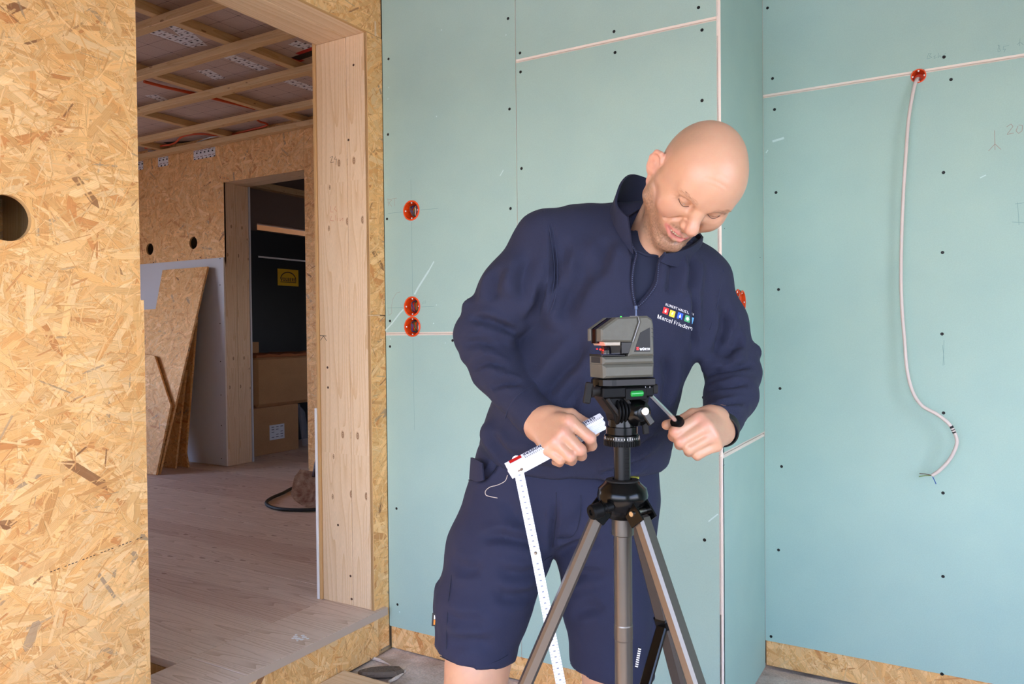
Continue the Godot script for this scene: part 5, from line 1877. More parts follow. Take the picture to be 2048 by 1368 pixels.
		for b in blocks:
			for x in range(b[0] * B, b[0] * B + B):
				for y in range(b[1] * B, b[1] * B + B):
					for z in range(b[2] * B, b[2] * B + B):
						var o := x * sx + y * sy + z
						var mask := 0
						for k in 8:
							var dv := g[o + offs[k]]
							d8[k] = dv
							if dv < 0: mask |= 1 << k
						if mask == 0 or mask == 255: continue
						var s := Vector3.ZERO
						var c := 0
						for e in ed:
							var a: float = d8[e[0]]
							var bb: float = d8[e[1]]
							if (a < 0) != (bb < 0):
								var ca: Vector3 = cor[e[0]]
								var cb: Vector3 = cor[e[1]]
								s += ca.lerp(cb, a / (a - bb))
								c += 1
						ids[o] = verts.size()
						verts.push_back(lo + (Vector3(x, y, z) + s / c) * h)
		for b in blocks:
			for x in range(b[0] * B, b[0] * B + B):
				for y in range(b[1] * B, b[1] * B + B):
					for z in range(b[2] * B, b[2] * B + B):
						var o := x * sx + y * sy + z
						if not ids.has(o): continue
						var v0 := g[o] < 0
						if y > 0 and z > 0 and v0 != (g[o + sx] < 0):
							_quad(ids, idx, o, o - sy, o - sy - 1, o - 1, v0)
						if x > 0 and z > 0 and v0 != (g[o + sy] < 0):
							_quad(ids, idx, o, o - 1, o - sx - 1, o - sx, v0)
						if x > 0 and y > 0 and v0 != (g[o + 1] < 0):
							_quad(ids, idx, o, o - sx, o - sx - sy, o - sy, v0)
		var n := normals(verts, idx)
		var agree := 0
		for i in range(0, verts.size(), maxi(1, verts.size() / 40)):
			agree += 1 if n[i].dot(grad(verts[i], everything)) > 0.0 else -1
		if agree < 0:
			for t in range(0, idx.size(), 3):
				var sw := idx[t]
				idx[t] = idx[t + 1]
				idx[t + 1] = sw
			n = normals(verts, idx)
		if not folds.is_empty() or namp > 0.0:
			var fn := FastNoiseLite.new()
			fn.seed = 5
			fn.frequency = nfreq
			fn.fractal_octaves = 2
			var boxes := []
			for f in folds:
				var bb := AABB(f[0][0], Vector3.ZERO)
				for p in f[0]: bb = bb.expand(p)
				boxes.append(bb.grow(f[1] * 4.0))
			for i in verts.size():
				var p := verts[i]
				var disp := 0.0
				if namp > 0.0: disp = fn.get_noise_3dv(p) * namp
				for k in folds.size():
					if not boxes[k].has_point(p): continue
					var pts: Array = folds[k][0]
					var w: float = folds[k][1]
					var best := 1e9
					var fade := 1.0
					var cnt := pts.size() - 1
					for j in cnt:
						var a: Vector3 = pts[j]
						var ab: Vector3 = pts[j + 1] - a
						var tt := clampf((p - a).dot(ab) / maxf(ab.length_squared(), 1e-9), 0.0, 1.0)
						var dd := (p - a - ab * tt).length()
						if dd < best:
							best = dd
							var along := (j + tt) / cnt
							fade = smoothstep(0.0, 0.3, along) * smoothstep(0.0, 0.3, 1.0 - along)
					if best < w * 4.0:
						var q := best / w
						disp += folds[k][2] * fade * (-exp(-q * q) + 0.55 * exp(-(q - 1.9) * (q - 1.9)))
				verts[i] = p + n[i] * disp
			n = normals(verts, idx)
		return [verts, idx, n]
	func _quad(ids: Dictionary, idx: PackedInt32Array, a: int, b: int, c: int, d: int, flip: bool) -> void:
		if not (ids.has(b) and ids.has(c) and ids.has(d)): return
		var i: int = ids[a]
		var j: int = ids[b]
		var k: int = ids[c]
		var l: int = ids[d]
		# clockwise seen from outside
		if flip: idx.append_array([i, k, j, i, l, k])
		else: idx.append_array([i, j, k, i, k, l])
	static func normals(v: PackedVector3Array, idx: PackedInt32Array) -> PackedVector3Array:
		var n := PackedVector3Array()
		n.resize(v.size())
		for t in range(0, idx.size(), 3):
			var a := idx[t]
			var b := idx[t + 1]
			var c := idx[t + 2]
			var f := (v[c] - v[a]).cross(v[b] - v[a])
			n[a] += f
			n[b] += f
			n[c] += f
		for i in n.size(): n[i] = n[i].normalized()
		return n

# ------------------------------------------------------------------ the man
const HEAD_R := [[0.9171, 0.3692, -0.1502], [-0.3213, 0.4617, -0.8268], [-0.2359, 0.8065, 0.5421]]
var head_xf: Transform3D
var man_base: Vector3
var jumper_solid: Solid
var torso_b: Basis

func hp(x: float, y: float, z: float) -> Vector3: return head_xf * Vector3(x, y, z)
func view_cut(px: Array, near: float, far: float) -> Array:
	# convex region seen through a pixel polygon (clockwise on screen), between two depths
	var pl := []
	var o := cam_xf.origin
	var c := Vector2.ZERO
	for q in px: c += Vector2(q[0], q[1]) / px.size()
	var cr := ray(c.x, c.y)
	for i in px.size():
		var a := ray(px[i][0], px[i][1])
		var j: int = (i + 1) % px.size()
		var b := ray(px[j][0], px[j][1])
		var n := a.cross(b).normalized()
		if n.dot(cr) > 0: n = -n
		pl.append(Plane(n, n.dot(o)))
	var f := -cam_xf.basis.z
	pl.append(Plane(-f, -f.dot(o) - near))
	pl.append(Plane(f, f.dot(o) + far))
	return pl
func end_cut(c: Vector3, dir: Vector3, half: float, depth: float) -> Array:
	# removes what lies beyond c along dir, within a local box
	var s := dir.cross(Vector3.UP).normalized()
	var t := dir.cross(s).normalized()
	var pl := [Plane(-dir, -dir.dot(c)), Plane(dir, dir.dot(c) + depth)]
	for v in [s, -s, t, -t]: pl.append(Plane(v, v.dot(c) + half))
	return pl
func traced(sol: Solid, px: Array) -> Array:
	var out := []
	for i in px.size():
		var p := sol.trace(cam_xf.origin, ray(px[i][0], px[i][1]).normalized())
		if p != Vector3.INF: out.append(p)
	return out
func fold_list(sol: Solid, raw: Array, gain := 2.3) -> Array:
	var out := []
	for f in raw:
		var px := []
		var src: Array = f[2]
		for i in src.size() - 1:
			for k in 3:
				var t := k / 3.0
				px.append([lerpf(src[i][0], src[i + 1][0], t), lerpf(src[i][1], src[i + 1][1], t)])
		px.append(src[src.size() - 1])
		var pts := traced(sol, px)
		if pts.size() > 1: out.append([pts, f[0], f[1] * gain])
	return out

func torso(s: Solid, slim: float) -> void:
	s.ell(at(1240, 625, 1.635), Vector3(0.188, 0.20, 0.122) - Vector3.ONE * slim, torso_b, 0.05)
	s.ell(at(1166, 820, 1.645), Vector3(0.196, 0.19, 0.135) - Vector3.ONE * slim, torso_b, 0.08)
	s.cap(at(1098, 492, 1.625), at(1395, 566, 1.665), 0.068 - slim, 0.066 - slim, 0.05)
	s.cap(at(1270, 452, 1.635), at(1152, 458, 1.645), 0.052 - slim, 0.054 - slim, 0.04)
	s.cap(at(1300, 468, 1.645), at(1372, 528, 1.675), 0.050 - slim, 0.054 - slim, 0.04)
func make_jumper() -> Solid:
	var s := Solid.new()
	torso(s, 0.0)
	s.cap(at(1065, 905, 1.675), at(1225, 908, 1.69), 0.118, 0.116, 0.05)
	s.chain([at(1096, 490, 1.615), at(1028, 582, 1.60), at(966, 668, 1.60)], [0.070, 0.067, 0.058], 0.03)
	s.chain([at(964, 674, 1.60), at(996, 738, 1.577), at(1026, 782, 1.552)], [0.057, 0.0515, 0.0465], 0.014)
	s.cap(at(1030, 789, 1.545), at(1095, 861, 1.485), 0.0425, 0.0405, 0.004)
	# rolls of cloth pushed up at the elbow
	s.chain([at(946, 616, 1.590), at(985, 622, 1.572), at(1032, 650, 1.575)], [0.023, 0.031, 0.020], 0.010)
	s.chain([at(936, 668, 1.592), at(975, 662, 1.568), at(1015, 678, 1.563)], [0.027, 0.026, 0.017], 0.006)
	s.chain([at(944, 706, 1.580), at(985, 704, 1.558), at(1020, 718, 1.555)], [0.026, 0.025, 0.016], 0.006)
	s.chain([at(966, 752, 1.566), at(1000, 744, 1.548), at(1036, 752, 1.548)], [0.022, 0.022, 0.014], 0.006)
	s.chain([at(1395, 566, 1.665), at(1432, 652, 1.675), at(1466, 742, 1.645)], [0.069, 0.062, 0.057], 0.03)
	s.chain([at(1466, 752, 1.635), at(1462, 790, 1.585), at(1454, 816, 1.548)], [0.056, 0.0515, 0.046], 0.014)
	s.cap(at(1452, 820, 1.540), at(1432, 856, 1.475), 0.0425, 0.0405, 0.004)
	s.chain([at(1500, 705, 1.650), at(1465, 722, 1.605), at(1420, 735, 1.600)], [0.022, 0.028, 0.018], 0.006)
	s.chain([at(1504, 745, 1.640), at(1468, 757, 1.588), at(1428, 768, 1.585)], [0.020, 0.024, 0.016], 0.006)
	s.chain([at(1500, 785, 1.610), at(1465, 790, 1.556), at(1428, 796, 1.560)], [0.018, 0.022, 0.015], 0.006)
	# broad folds hanging from the shoulders
	s.cap(at(1150, 455, 1.600), at(1112, 640, 1.545), 0.030, 0.016, 0.030)
	s.cap(at(1228, 520, 1.548), at(1168, 760, 1.520), 0.018, 0.022, 0.030)
	s.cap(at(1362, 530, 1.600), at(1352, 640, 1.545), 0.020, 0.014, 0.026)
	s.cap(at(1410, 560, 1.610), at(1400, 700, 1.600), 0.020, 0.022, 0.022)
	s.cap(at(985, 868, 1.610), at(1120, 930, 1.545), 0.026, 0.020, 0.020)
	s.cap(at(1215, 925, 1.580), at(1318, 884, 1.620), 0.028, 0.026, 0.014)
	# cuffs, hem and the open collar
	s.cut(end_cut(at(1083, 847, 1.497), (at(1083, 847, 1.49) - at(1043, 806, 1.535)).normalized(), 0.07, 0.12), 0.006)
	s.cut(end_cut(at(1431, 853, 1.487), (at(1431, 853, 1.485) - at(1458, 803, 1.565)).normalized(), 0.058, 0.07), 0.006)
	var h0 := at(958, 902, 1.675)
	var h1 := at(1318, 922, 1.69)
	var h2 := at(1120, 966, 1.525)
	var n := (h1 - h0).cross(h2 - h0).normalized()
	if n.y > 0: n = -n
	s.cut([Plane(-n, -n.dot(h0))], 0.012)
	s.cut(view_cut([[1262, 498], [1322, 510], [1313, 562], [1271, 613]], 1.2, 1.62), 0.006)
	s.cut(view_cut([[1254, 436], [1264, 503], [1326, 510], [1400, 478], [1330, 390]], 1.2, 1.60), 0.006)
	return s

func start_person() -> Array:
	var hb := Basis(Vector3(HEAD_R[0][0], HEAD_R[1][0], HEAD_R[2][0]), Vector3(HEAD_R[0][1], HEAD_R[1][1], HEAD_R[2][1]), Vector3(HEAD_R[0][2], HEAD_R[1][2], HEAD_R[2][2])).orthonormalized()
	head_xf = cam_xf * Transform3D(hb, Vector3(0.34952, 0.30498, -1.48917))
	var lat := (cam_xf.basis * Vector3(0.955, -0.295, -0.06)).normalized()
	var upv := (at(1285, 480, 1.60) - at(1128, 930, 1.66)).normalized()
	var fw := lat.cross(upv).normalized()
	torso_b = Basis(lat, fw.cross(lat).normalized(), fw)
	var foot := at(1110, 1000, 1.64)
	man_base = Vector3(foot.x, 0, foot.z)
	var jobs := []
	jumper_solid = make_jumper()
	jobs.append({"solid": jumper_solid, "h": 0.006, "nfreq": 9.0, "namp": 0.0035, "folds": fold_list(jumper_solid, [
		[0.008, 0.005, [[930, 636], [970, 640], [1005, 652], [1038, 668]]], [0.008, 0.004, [[920, 690], [960, 684], [1005, 694]]], [0.007, 0.004, [[938, 738], [975, 724], [1024, 734]]], [0.007, 0.004, [[975, 776], [1010, 765], [1050, 766]]],
		[0.018, 0.007, [[1190, 500], [1166, 550], [1136, 605], [1112, 650]]], [0.014, 0.005, [[1215, 470], [1205, 520], [1195, 570]]], [0.016, 0.005, [[1130, 470], [1118, 530], [1120, 600]]],
		[0.014, 0.005, [[1000, 530], [985, 575], [990, 605]]], [0.014, 0.005, [[1060, 500], [1046, 560], [1050, 605]]], [0.010, 0.005, [[1085, 560], [1076, 610], [1050, 650]]],
		[0.016, 0.007, [[1180, 660], [1145, 720], [1105, 770], [1082, 795]]], [0.014, 0.005, [[1170, 745], [1140, 795], [1120, 812]]],
		[0.008, 0.005, [[1238, 915], [1285, 893], [1332, 866]]], [0.009, 0.006, [[1190, 955], [1245, 938], [1310, 915]]], [0.014, 0.005, [[1010, 905], [1080, 938], [1160, 948]]], [0.012, 0.005, [[975, 862], [1000, 900], [1030, 925]]],
		[0.007, 0.004, [[1400, 750], [1430, 746], [1470, 738], [1512, 724]]], [0.007, 0.004, [[1412, 780], [1450, 774], [1505, 763]]], [0.006, 0.003, [[1416, 806], [1450, 806], [1505, 800]]],
		[0.012, 0.006, [[1450, 610], [1448, 660], [1430, 705]]], [0.011, 0.005, [[1475, 650], [1468, 690], [1440, 720]]],
		[0.008, 0.005, [[1389, 575], [1388, 620], [1387, 670], [1391, 735]]], [0.012, 0.005, [[1350, 505], [1346, 560], [1340, 595]]], [0.012, 0.006, [[1384, 500], [1386, 545], [1382, 590]]], [0.014, 0.005, [[1330, 700], [1340, 760], [1325, 830]]],
		[0.006, 0.003, [[1100, 432], [1108, 500], [1110, 560], [1098, 612]]]])})
	# shorts
	var sh := Solid.new()
	sh.ell(at(1130, 985, 1.675), Vector3(0.180, 0.135, 0.125), Basis(lat, Vector3.UP, lat.cross(Vector3.UP)), 0.05)
	sh.cap(at(1050, 930, 1.68), at(1222, 935, 1.695), 0.105, 0.104, 0.05)
	sh.chain([at(1032, 1005, 1.665), at(996, 1105, 1.645), at(968, 1205, 1.625), at(948, 1330, 1.61), at(944, 1400, 1.605)], [0.110, 0.106, 0.098, 0.079, 0.076], 0.025)
	sh.chain([at(1222, 1005, 1.69), at(1212, 1105, 1.67), at(1215, 1205, 1.65), at(1224, 1340, 1.635), at(1226, 1410, 1.63)], [0.106, 0.100, 0.093, 0.083, 0.080], 0.025)
	var hn := (Vector3.UP + lat * 0.17).normalized()
	var hq := at(948, 1320, 1.61)
	sh.cut([Plane(hn, hn.dot(Vector3(hq.x, 0.626, hq.z)))], 0.004)
	# cargo pockets on the outer seams
	sh.cap(at(884, 1175, 1.63), at(884, 1285, 1.61), 0.014, 0.014, 0.012)
	sh.cap(at(1300, 1120, 1.66), at(1302, 1275, 1.63), 0.022, 0.024, 0.012)
	jobs.append({"solid": sh, "h": 0.0065, "nfreq": 10.0, "namp": 0.003, "folds": fold_list(sh, [
		[0.010, 0.006, [[1100, 1104], [1060, 1084], [1000, 1072], [950, 1080]]], [0.010, 0.006, [[1112, 1108], [1150, 1088], [1210, 1080]]], [0.012, 0.006, [[1092, 1140], [1045, 1150], [985, 1142]]], [0.010, 0.005, [[1126, 1160], [1170, 1145], [1215, 1150]]],
		[0.012, 0.005, [[1070, 1185], [1030, 1195], [980, 1192]]], [0.012, 0.005, [[1140, 1230], [1180, 1215], [1215, 1220]]], [0.012, 0.005, [[900, 1120], [935, 1140], [970, 1135]]], [0.012, 0.005, [[885, 1230], [930, 1245], [980, 1240]]], [0.014, 0.005, [[890, 1290], [940, 1280], [1000, 1290]]],
		[0.006, 0.004, [[1112, 985], [1108, 1040], [1104, 1085], [1106, 1106]]], [0.006, 0.004, [[937, 958], [965, 958], [990, 935], [1000, 912]]], [0.006, 0.003, [[1110, 1076], [1130, 1076], [1155, 1070]]], [0.014, 0.004, [[1010, 985], [1030, 1030], [1070, 1060]]], [0.014, 0.004, [[1180, 990], [1165, 1030], [1140, 1060]]]], 1.5)})
	# shirt under the open zip
	var ts := Solid.new()
	torso(ts, 0.011)
	var tb := AABB(at(1255, 490, 1.5), Vector3.ZERO)
	for q in [[1335, 490, 1.5], [1335, 640, 1.5], [1255, 640, 1.5], [1255, 490, 1.66], [1335, 640, 1.66]]: tb = tb.expand(at(q[0], q[1], q[2]))
	jobs.append({"solid": ts, "h": 0.005, "clip": tb.grow(0.015)})
	var head := make_head()
	jobs.append({"solid": head, "h": 0.0025, "skin": "head", "folds": fold_list(head, [
		[0.0026, 0.0007, [[1400, 353], [1425, 360], [1448, 372], [1462, 384]]], [0.0026, 0.0006, [[1405, 366], [1430, 374], [1452, 386]]], [0.0026, 0.0005, [[1418, 344], [1442, 350], [1466, 364]]],
		[0.0020, 0.0007, [[1357, 390], [1348, 384], [1340, 381]]], [0.0020, 0.0007, [[1356, 393], [1346, 391], [1338, 390]]], [0.0020, 0.0006, [[1357, 396], [1348, 398], [1341, 400]]],
		[0.0028, 0.0012, [[1352, 380], [1356, 388], [1364, 398]]], [0.0022, 0.0007, [[1360, 401], [1370, 411], [1384, 417]]], [0.0028, 0.0010, [[1360, 438], [1345, 436], [1335, 440], [1326, 449]]]], 0.8)})
	jobs.append({"solid": make_hand([[1086, 838, 1.482], [1074, 858, 1.480]], [[1140, 842, 1.412], [1128, 866, 1.403], [1111, 884, 1.403], [1094, 898, 1.410]],
		[[1180, 876, 1.398], [1161, 900, 1.391], [1141, 913, 1.391], [1121, 919, 1.40]], [[1183, 891, 1.423], [1163, 911, 1.416], [1143, 921, 1.414], [1119, 925, 1.42]], [[1172, 896, 1.445], [1152, 911, 1.438], [1133, 920, 1.436], [1110, 924, 1.44]],
		[[1102, 832, 1.468], [1142, 830, 1.458], [1174, 849, 1.454], [1190, 864, 1.448]], [1043, 806, 1.535]), "h": 0.0025, "skin": "hand", "knuckles": [[1140, 842], [1128, 866], [1111, 884], [1180, 876], [1161, 900], [1141, 913]]})
	jobs.append({"solid": make_hand([[1430, 838, 1.465], [1444, 866, 1.467]], [[1398, 838, 1.402], [1413, 853, 1.390], [1425, 872, 1.389], [1432, 891, 1.397]],
		[[1350, 864, 1.382], [1361, 883, 1.378], [1378, 898, 1.379], [1394, 909, 1.386]], [[1347, 872, 1.402], [1360, 889, 1.399], [1378, 903, 1.400], [1395, 912, 1.405]], [[1360, 870, 1.424], [1374, 886, 1.422], [1391, 899, 1.424], [1406, 908, 1.426]],
		[[1420, 832, 1.455], [1386, 830, 1.438], [1354, 846, 1.424], [1333, 850, 1.410]], [1460, 800, 1.575]), "h": 0.0025, "skin": "hand", "knuckles": [[1398, 838], [1413, 853], [1425, 872], [1350, 864], [1361, 883]]})
	# legs and a trunk under the clothes
	var lg := Solid.new()
	for q in [[[1032, 1005, 1.665], [955, 1330, 1.615], [948, 1400, 1.605], [952, 1560, 1.63], [958, 1800, 1.655]], [[1222, 1005, 1.69], [1226, 1330, 1.635], [1228, 1400, 1.63], [1232, 1560, 1.655], [1238, 1800, 1.68]]]:
		var pts := []
		for e in q: pts.append(at(e[0], e[1], e[2]))
		lg.chain(pts, [0.085, 0.062, 0.058, 0.054, 0.036], 0.03)
		lg.cap(at(q[3][0], q[3][1] - 30, q[3][2] + 0.035), at(q[3][0], q[3][1] + 50, q[3][2] + 0.03), 0.040, 0.030, 0.03)
	lg.cap(at(1080, 960, 1.685), at(1180, 962, 1.70), 0.09, 0.09, 0.04)
	lg.cap(at(1130, 930, 1.70), at(1235, 620, 1.66), 0.10, 0.095, 0.05)
	lg.cap(at(1235, 620, 1.66), at(1295, 505, 1.645), 0.08, 0.045, 0.03)
	lg.chain([at(1110, 500, 1.64), at(1240, 540, 1.66), at(1385, 575, 1.68)], [0.045, 0.055, 0.045], 0.03)
	lg.chain([at(1096, 500, 1.62), at(970, 668, 1.605), at(1043, 806, 1.535)], [0.040, 0.026, 0.024], 0.015)
	lg.chain([at(1395, 575, 1.675), at(1464, 742, 1.645), at(1460, 800, 1.575)], [0.040, 0.026, 0.024], 0.015)
	jobs.append({"solid": lg, "h": 0.008, "skin": "leg"})
	var so := Solid.new()
	for q in [[952, 958, 1.655], [1232, 1238, 1.68]]:
		var an := at(q[1], 1800, q[2])
		var fwd := Vector3(sin(0.5355), 0, cos(0.5355))
		var an0 := Vector3(an.x, 0.035, an.z)
		so.cap(an0 - fwd * 0.055, an0 + fwd * 0.06, 0.036, 0.040, 0.02)
		so.cap(an0 + fwd * 0.06, an0 + fwd * 0.17, 0.042, 0.032, 0.02)
		so.cap(an0 + Vector3(0, 0.01, 0) - fwd * 0.02, Vector3(an.x, 0.10, an.z), 0.042, 0.045, 0.03)
	so.cut([Plane(Vector3.UP, 0.001)], 0.004)
	jobs.append({"solid": so, "h": 0.007})
	for j in jobs:
		var th := Thread.new()
		th.start(run_job.bind(j))
		j["thread"] = th
	return jobs

func run_job(j: Dictionary) -> Array:
	var s: Solid = j.solid
	var b: AABB = j.get("clip", s.bounds(0.016))
	var r := s.mesh(b.position, b.end, j.h, j.get("folds", []), j.get("nfreq", 0.0), j.get("namp", 0.0))
	var col := PackedColorArray()
	if j.has("skin"):
		var v: PackedVector3Array = r[0]
		col.resize(v.size())
		var fn := FastNoiseLite.new()
		fn.seed = 8
		fn.frequency = 60.0
		var fc := FastNoiseLite.new()
		fc.seed = 3
		fc.frequency = 420.0
		var kn := []
		for k in j.get("knuckles", []): kn.append(s.trace(cam_xf.origin, ray(k[0], k[1]).normalized()))
		var inv := head_xf.affine_inverse()
		for i in v.size(): col[i] = skin_colour(j.skin, v[i], inv * v[i], fn, fc, kn)
	r.append(col)
	return r

const SKIN := Color(0.545, 0.300, 0.182)       # linear
func skin_colour(part: String, p: Vector3, q: Vector3, fn: FastNoiseLite, fc: FastNoiseLite, kn: Array) -> Color:
	var n := fn.get_noise_3dv(p)
	var g := fc.get_noise_3dv(p)
	var c := SKIN
	c = c.lerp(Color(0.52, 0.23, 0.145), clampf(0.12 + n * 0.22, 0.0, 0.5))
	if part == "hand":
		for k in kn:
			if k == Vector3.INF: continue
			c = c.lerp(Color(0.66, 0.27, 0.20), 0.45 * exp(-p.distance_squared_to(k) / (0.011 * 0.011)))
		return c * (1.0 + g * 0.05)
	if part == "leg": return c.lerp(Color(0.42, 0.24, 0.15), clampf(0.15 + g * 0.5, 0.0, 0.5))
	# head: stubble, lips, flushed nose and ears
	var x := q.x
	var y := q.y
	var z := q.z
	var jaw := smoothstep(-0.030, -0.060, y + 0.25 * maxf(0.0, 0.05 - z)) * smoothstep(-0.075, -0.05, -absf(x) * 0.9 + y * 0.0)
	var beard := 0.0
	# lower face below a line from the ear to the mouth corner
	var line := -0.040 - 0.35 * (z - 0.06)
	if z < 0.06: line = -0.042 + 0.34 * (0.06 - z)
	beard = smoothstep(0.012, -0.012, y - line) * smoothstep(-0.005, 0.015, z) * smoothstep(-0.125, -0.100, y)
	var cheek_clear := exp(-((absf(x) - 0.036) * (absf(x) - 0.036) + (y + 0.035) * (y + 0.035)) / (0.016 * 0.016))
	beard *= 1.0 - 0.75 * cheek_clear
	var tache := exp(-pow((y + 0.032) / 0.0065, 2.0)) * smoothstep(0.033, 0.020, absf(x)) * smoothstep(0.07, 0.085, z)
	beard = maxf(beard * 0.95, tache)
	var lip := minf(q.distance_to(Vector3(-0.004, -0.0415, 0.097)) , 1.0)
	var lipm := 0.0
	for seg in [[Vector3(-0.027, -0.042, 0.085), Vector3(-0.011, -0.0535, 0.095)], [Vector3(-0.011, -0.0535, 0.095), Vector3(0.009, -0.0565, 0.096)], [Vector3(0.009, -0.0565, 0.096), Vector3(0.020, -0.052, 0.089)], [Vector3(-0.027, -0.039, 0.085), Vector3(-0.004, -0.0405, 0.098)], [Vector3(-0.004, -0.0405, 0.098), Vector3(0.020, -0.050, 0.090)]]:
		var a: Vector3 = seg[0]
		var ab: Vector3 = seg[1] - a
		var t := clampf((q - a).dot(ab) / ab.length_squared(), 0.0, 1.0)
		lipm = maxf(lipm, smoothstep(0.0075, 0.0045, (q - a - ab * t).length()))
	beard *= 1.0 - lipm
	c = c.lerp(Color(0.13, 0.075, 0.042), clampf(beard * (0.52 + g * 0.75), 0.0, 0.85))
	c = c.lerp(Color(0.56, 0.17, 0.15), lipm * 0.75)
	c = c.lerp(Color(0.70, 0.30, 0.24), 0.40 * exp(-q.distance_squared_to(Vector3(0.0, -0.004, 0.115)) / (0.016 * 0.016)))
	c = c.lerp(Color(0.70, 0.30, 0.24), 0.22 * exp(-q.distance_squared_to(Vector3(-0.045, -0.012, 0.075)) / (0.022 * 0.022)))
	if absf(x) > 0.079 and z < 0.012: c = c.lerp(Color(0.72, 0.32, 0.24), 0.4)
	# cropped hair at the sides and the back of the skull
	var scalp := smoothstep(0.035, 0.0, z) * smoothstep(-0.045, -0.02, y) * (0.35 + 0.65 * smoothstep(0.03, 0.065, absf(x)))
	if absf(x) > 0.081: scalp = 0.0
	c = c.lerp(Color(0.33, 0.21, 0.13), clampf(scalp * (0.48 + g * 0.35), 0.0, 0.7))
	# sideburn strip in front of the ear
	var sb := exp(-pow((z - 0.020) / 0.009, 2.0)) * smoothstep(0.058, 0.064, absf(x)) * smoothstep(0.035, 0.01, y)
	c = c.lerp(Color(0.25, 0.15, 0.09), clampf(sb * (0.30 + g * 0.4), 0.0, 0.5))
	return c * (1.0 + g * 0.03)

func make_head() -> Solid:
	var s := Solid.new()
	var hb := head_xf.basis
	s.ell(hp(-0.002, 0.035, -0.003), Vector3(0.0785, 0.092, 0.097), hb, 0.02)
	s.ell(hp(0, 0.052, 0.034), Vector3(0.062, 0.052, 0.058), hb, 0.03)
	s.ell(hp(0, -0.012, 0.042), Vector3(0.060, 0.070, 0.046), hb, 0.03)
	for e in [-1.0, 1.0]:
		s.cap(hp(e * 0.053, -0.052, 0.012), hp(e * 0.016 + 0.003, -0.088, 0.078), 0.019, 0.014, 0.022)
		s.cap(hp(e * 0.060, -0.010, 0.004), hp(e * 0.053, -0.052, 0.012), 0.016, 0.019, 0.022)
		s.ell(hp(e * 0.041, -0.010, 0.066), Vector3(0.023, 0.022, 0.019), hb, 0.02)
		s.cap(hp(e * 0.047, 0.006, 0.063), hp(e * 0.066, 0.006, 0.020), 0.013, 0.010, 0.02)
	s.ell(hp(-0.001, -0.045, 0.070), Vector3(0.034, 0.032, 0.026), hb, 0.02)
	s.ell(hp(0.003, -0.088, 0.080), Vector3(0.021, 0.016, 0.0155), hb, 0.014)
	for e in [-1.0, 1.0]:
		s.cap(hp(e * 0.043, 0.044, 0.073), hp(e * 0.012, 0.042, 0.086), 0.0085, 0.0085, 0.016)
		s.ell(hp(e * 0.0305, 0.025, 0.092), Vector3(0.018, 0.0105, 0.012), hb, 0.012, 1)
		s.ell(hp(e * 0.0305, 0.0250, 0.0745), Vector3(0.0145, 0.0125, 0.0130), hb, 0.004)
	# lid creases and the opening under each upper lid
	for e in [-1.0, 1.0]:
		s.chain([hp(e * 0.0465, 0.0295, 0.0775), hp(e * 0.038, 0.0335, 0.0855), hp(e * 0.028, 0.0345, 0.0885), hp(e * 0.018, 0.031, 0.0875)], [0.0016, 0.0017, 0.0017, 0.0014], 0.0025, 1)
		s.chain([hp(e * 0.0455, 0.0255, 0.0770), hp(e * 0.0375, 0.0190, 0.0855), hp(e * 0.0285, 0.0172, 0.0875), hp(e * 0.0195, 0.0205, 0.0865)], [0.0011, 0.0015, 0.0015, 0.0012], 0.0015, 1)
		s.chain([hp(e * 0.0445, 0.0195, 0.0760), hp(e * 0.0375, 0.0130, 0.0825), hp(e * 0.0285, 0.0110, 0.0850), hp(e * 0.020, 0.0140, 0.0850)], [0.0022, 0.0030, 0.0030, 0.0022], 0.004)
	# nose
	s.chain([hp(-0.003, 0.036, 0.0845), hp(-0.001, 0.016, 0.0985), hp(0.002, -0.001, 0.1125), hp(0.0035, -0.0055, 0.1150)], [0.0080, 0.0082, 0.0098, 0.0105], 0.012)
	for e in [-1.0, 1.0]:
		s.ell(hp(0.002 + e * 0.0120, -0.0110, 0.1020), Vector3(0.0078, 0.0078, 0.0105), hb, 0.006)
		s.cap(hp(0.002 + e * 0.0065, -0.0195, 0.1090), hp(0.002 + e * 0.0085, -0.0190, 0.1020), 0.0028, 0.0030, 0.002, 1)
		s.cap(hp(0.001 + e * 0.0205, -0.008, 0.0905), hp(-0.003 + e * 0.0345, -0.031, 0.0800), 0.0012, 0.0012, 0.009, 1)
	s.cap(hp(0.002, -0.018, 0.1080), hp(0.001, -0.026, 0.1000), 0.0048, 0.005, 0.006)
	# lips and the parted mouth
	s.chain([hp(-0.0270, -0.0390, 0.0850), hp(-0.0130, -0.0400, 0.0945), hp(-0.003, -0.0395, 0.0975), hp(0.009, -0.0430, 0.0962), hp(0.0200, -0.0500, 0.0895)], [0.0022, 0.0036, 0.0042, 0.0038, 0.0022], 0.004)
	s.chain([hp(-0.0270, -0.0410, 0.0845), hp(-0.0130, -0.0540, 0.0940), hp(-0.002, -0.0575, 0.0965), hp(0.009, -0.0572, 0.0950), hp(0.0200, -0.0515, 0.0890)], [0.0024, 0.0052, 0.0058, 0.0052, 0.0024], 0.004)
	s.chain([hp(-0.0250, -0.0400, 0.0890), hp(-0.0120, -0.0455, 0.0960), hp(-0.002, -0.0475, 0.0985), hp(0.008, -0.0490, 0.0970), hp(0.0175, -0.0505, 0.0915)], [0.0018, 0.0038, 0.0042, 0.0034, 0.0014], 0.0012, 1)
	s.chain([hp(-0.0120, -0.0455, 0.0900), hp(-0.002, -0.0475, 0.0920), hp(0.008, -0.0490, 0.0905)], [0.0036, 0.0042, 0.0032], 0.0012, 1)
	s.cap(hp(-0.011, -0.0685, 0.0905), hp(0.013, -0.0685, 0.0905), 0.004, 0.004, 0.008, 1)
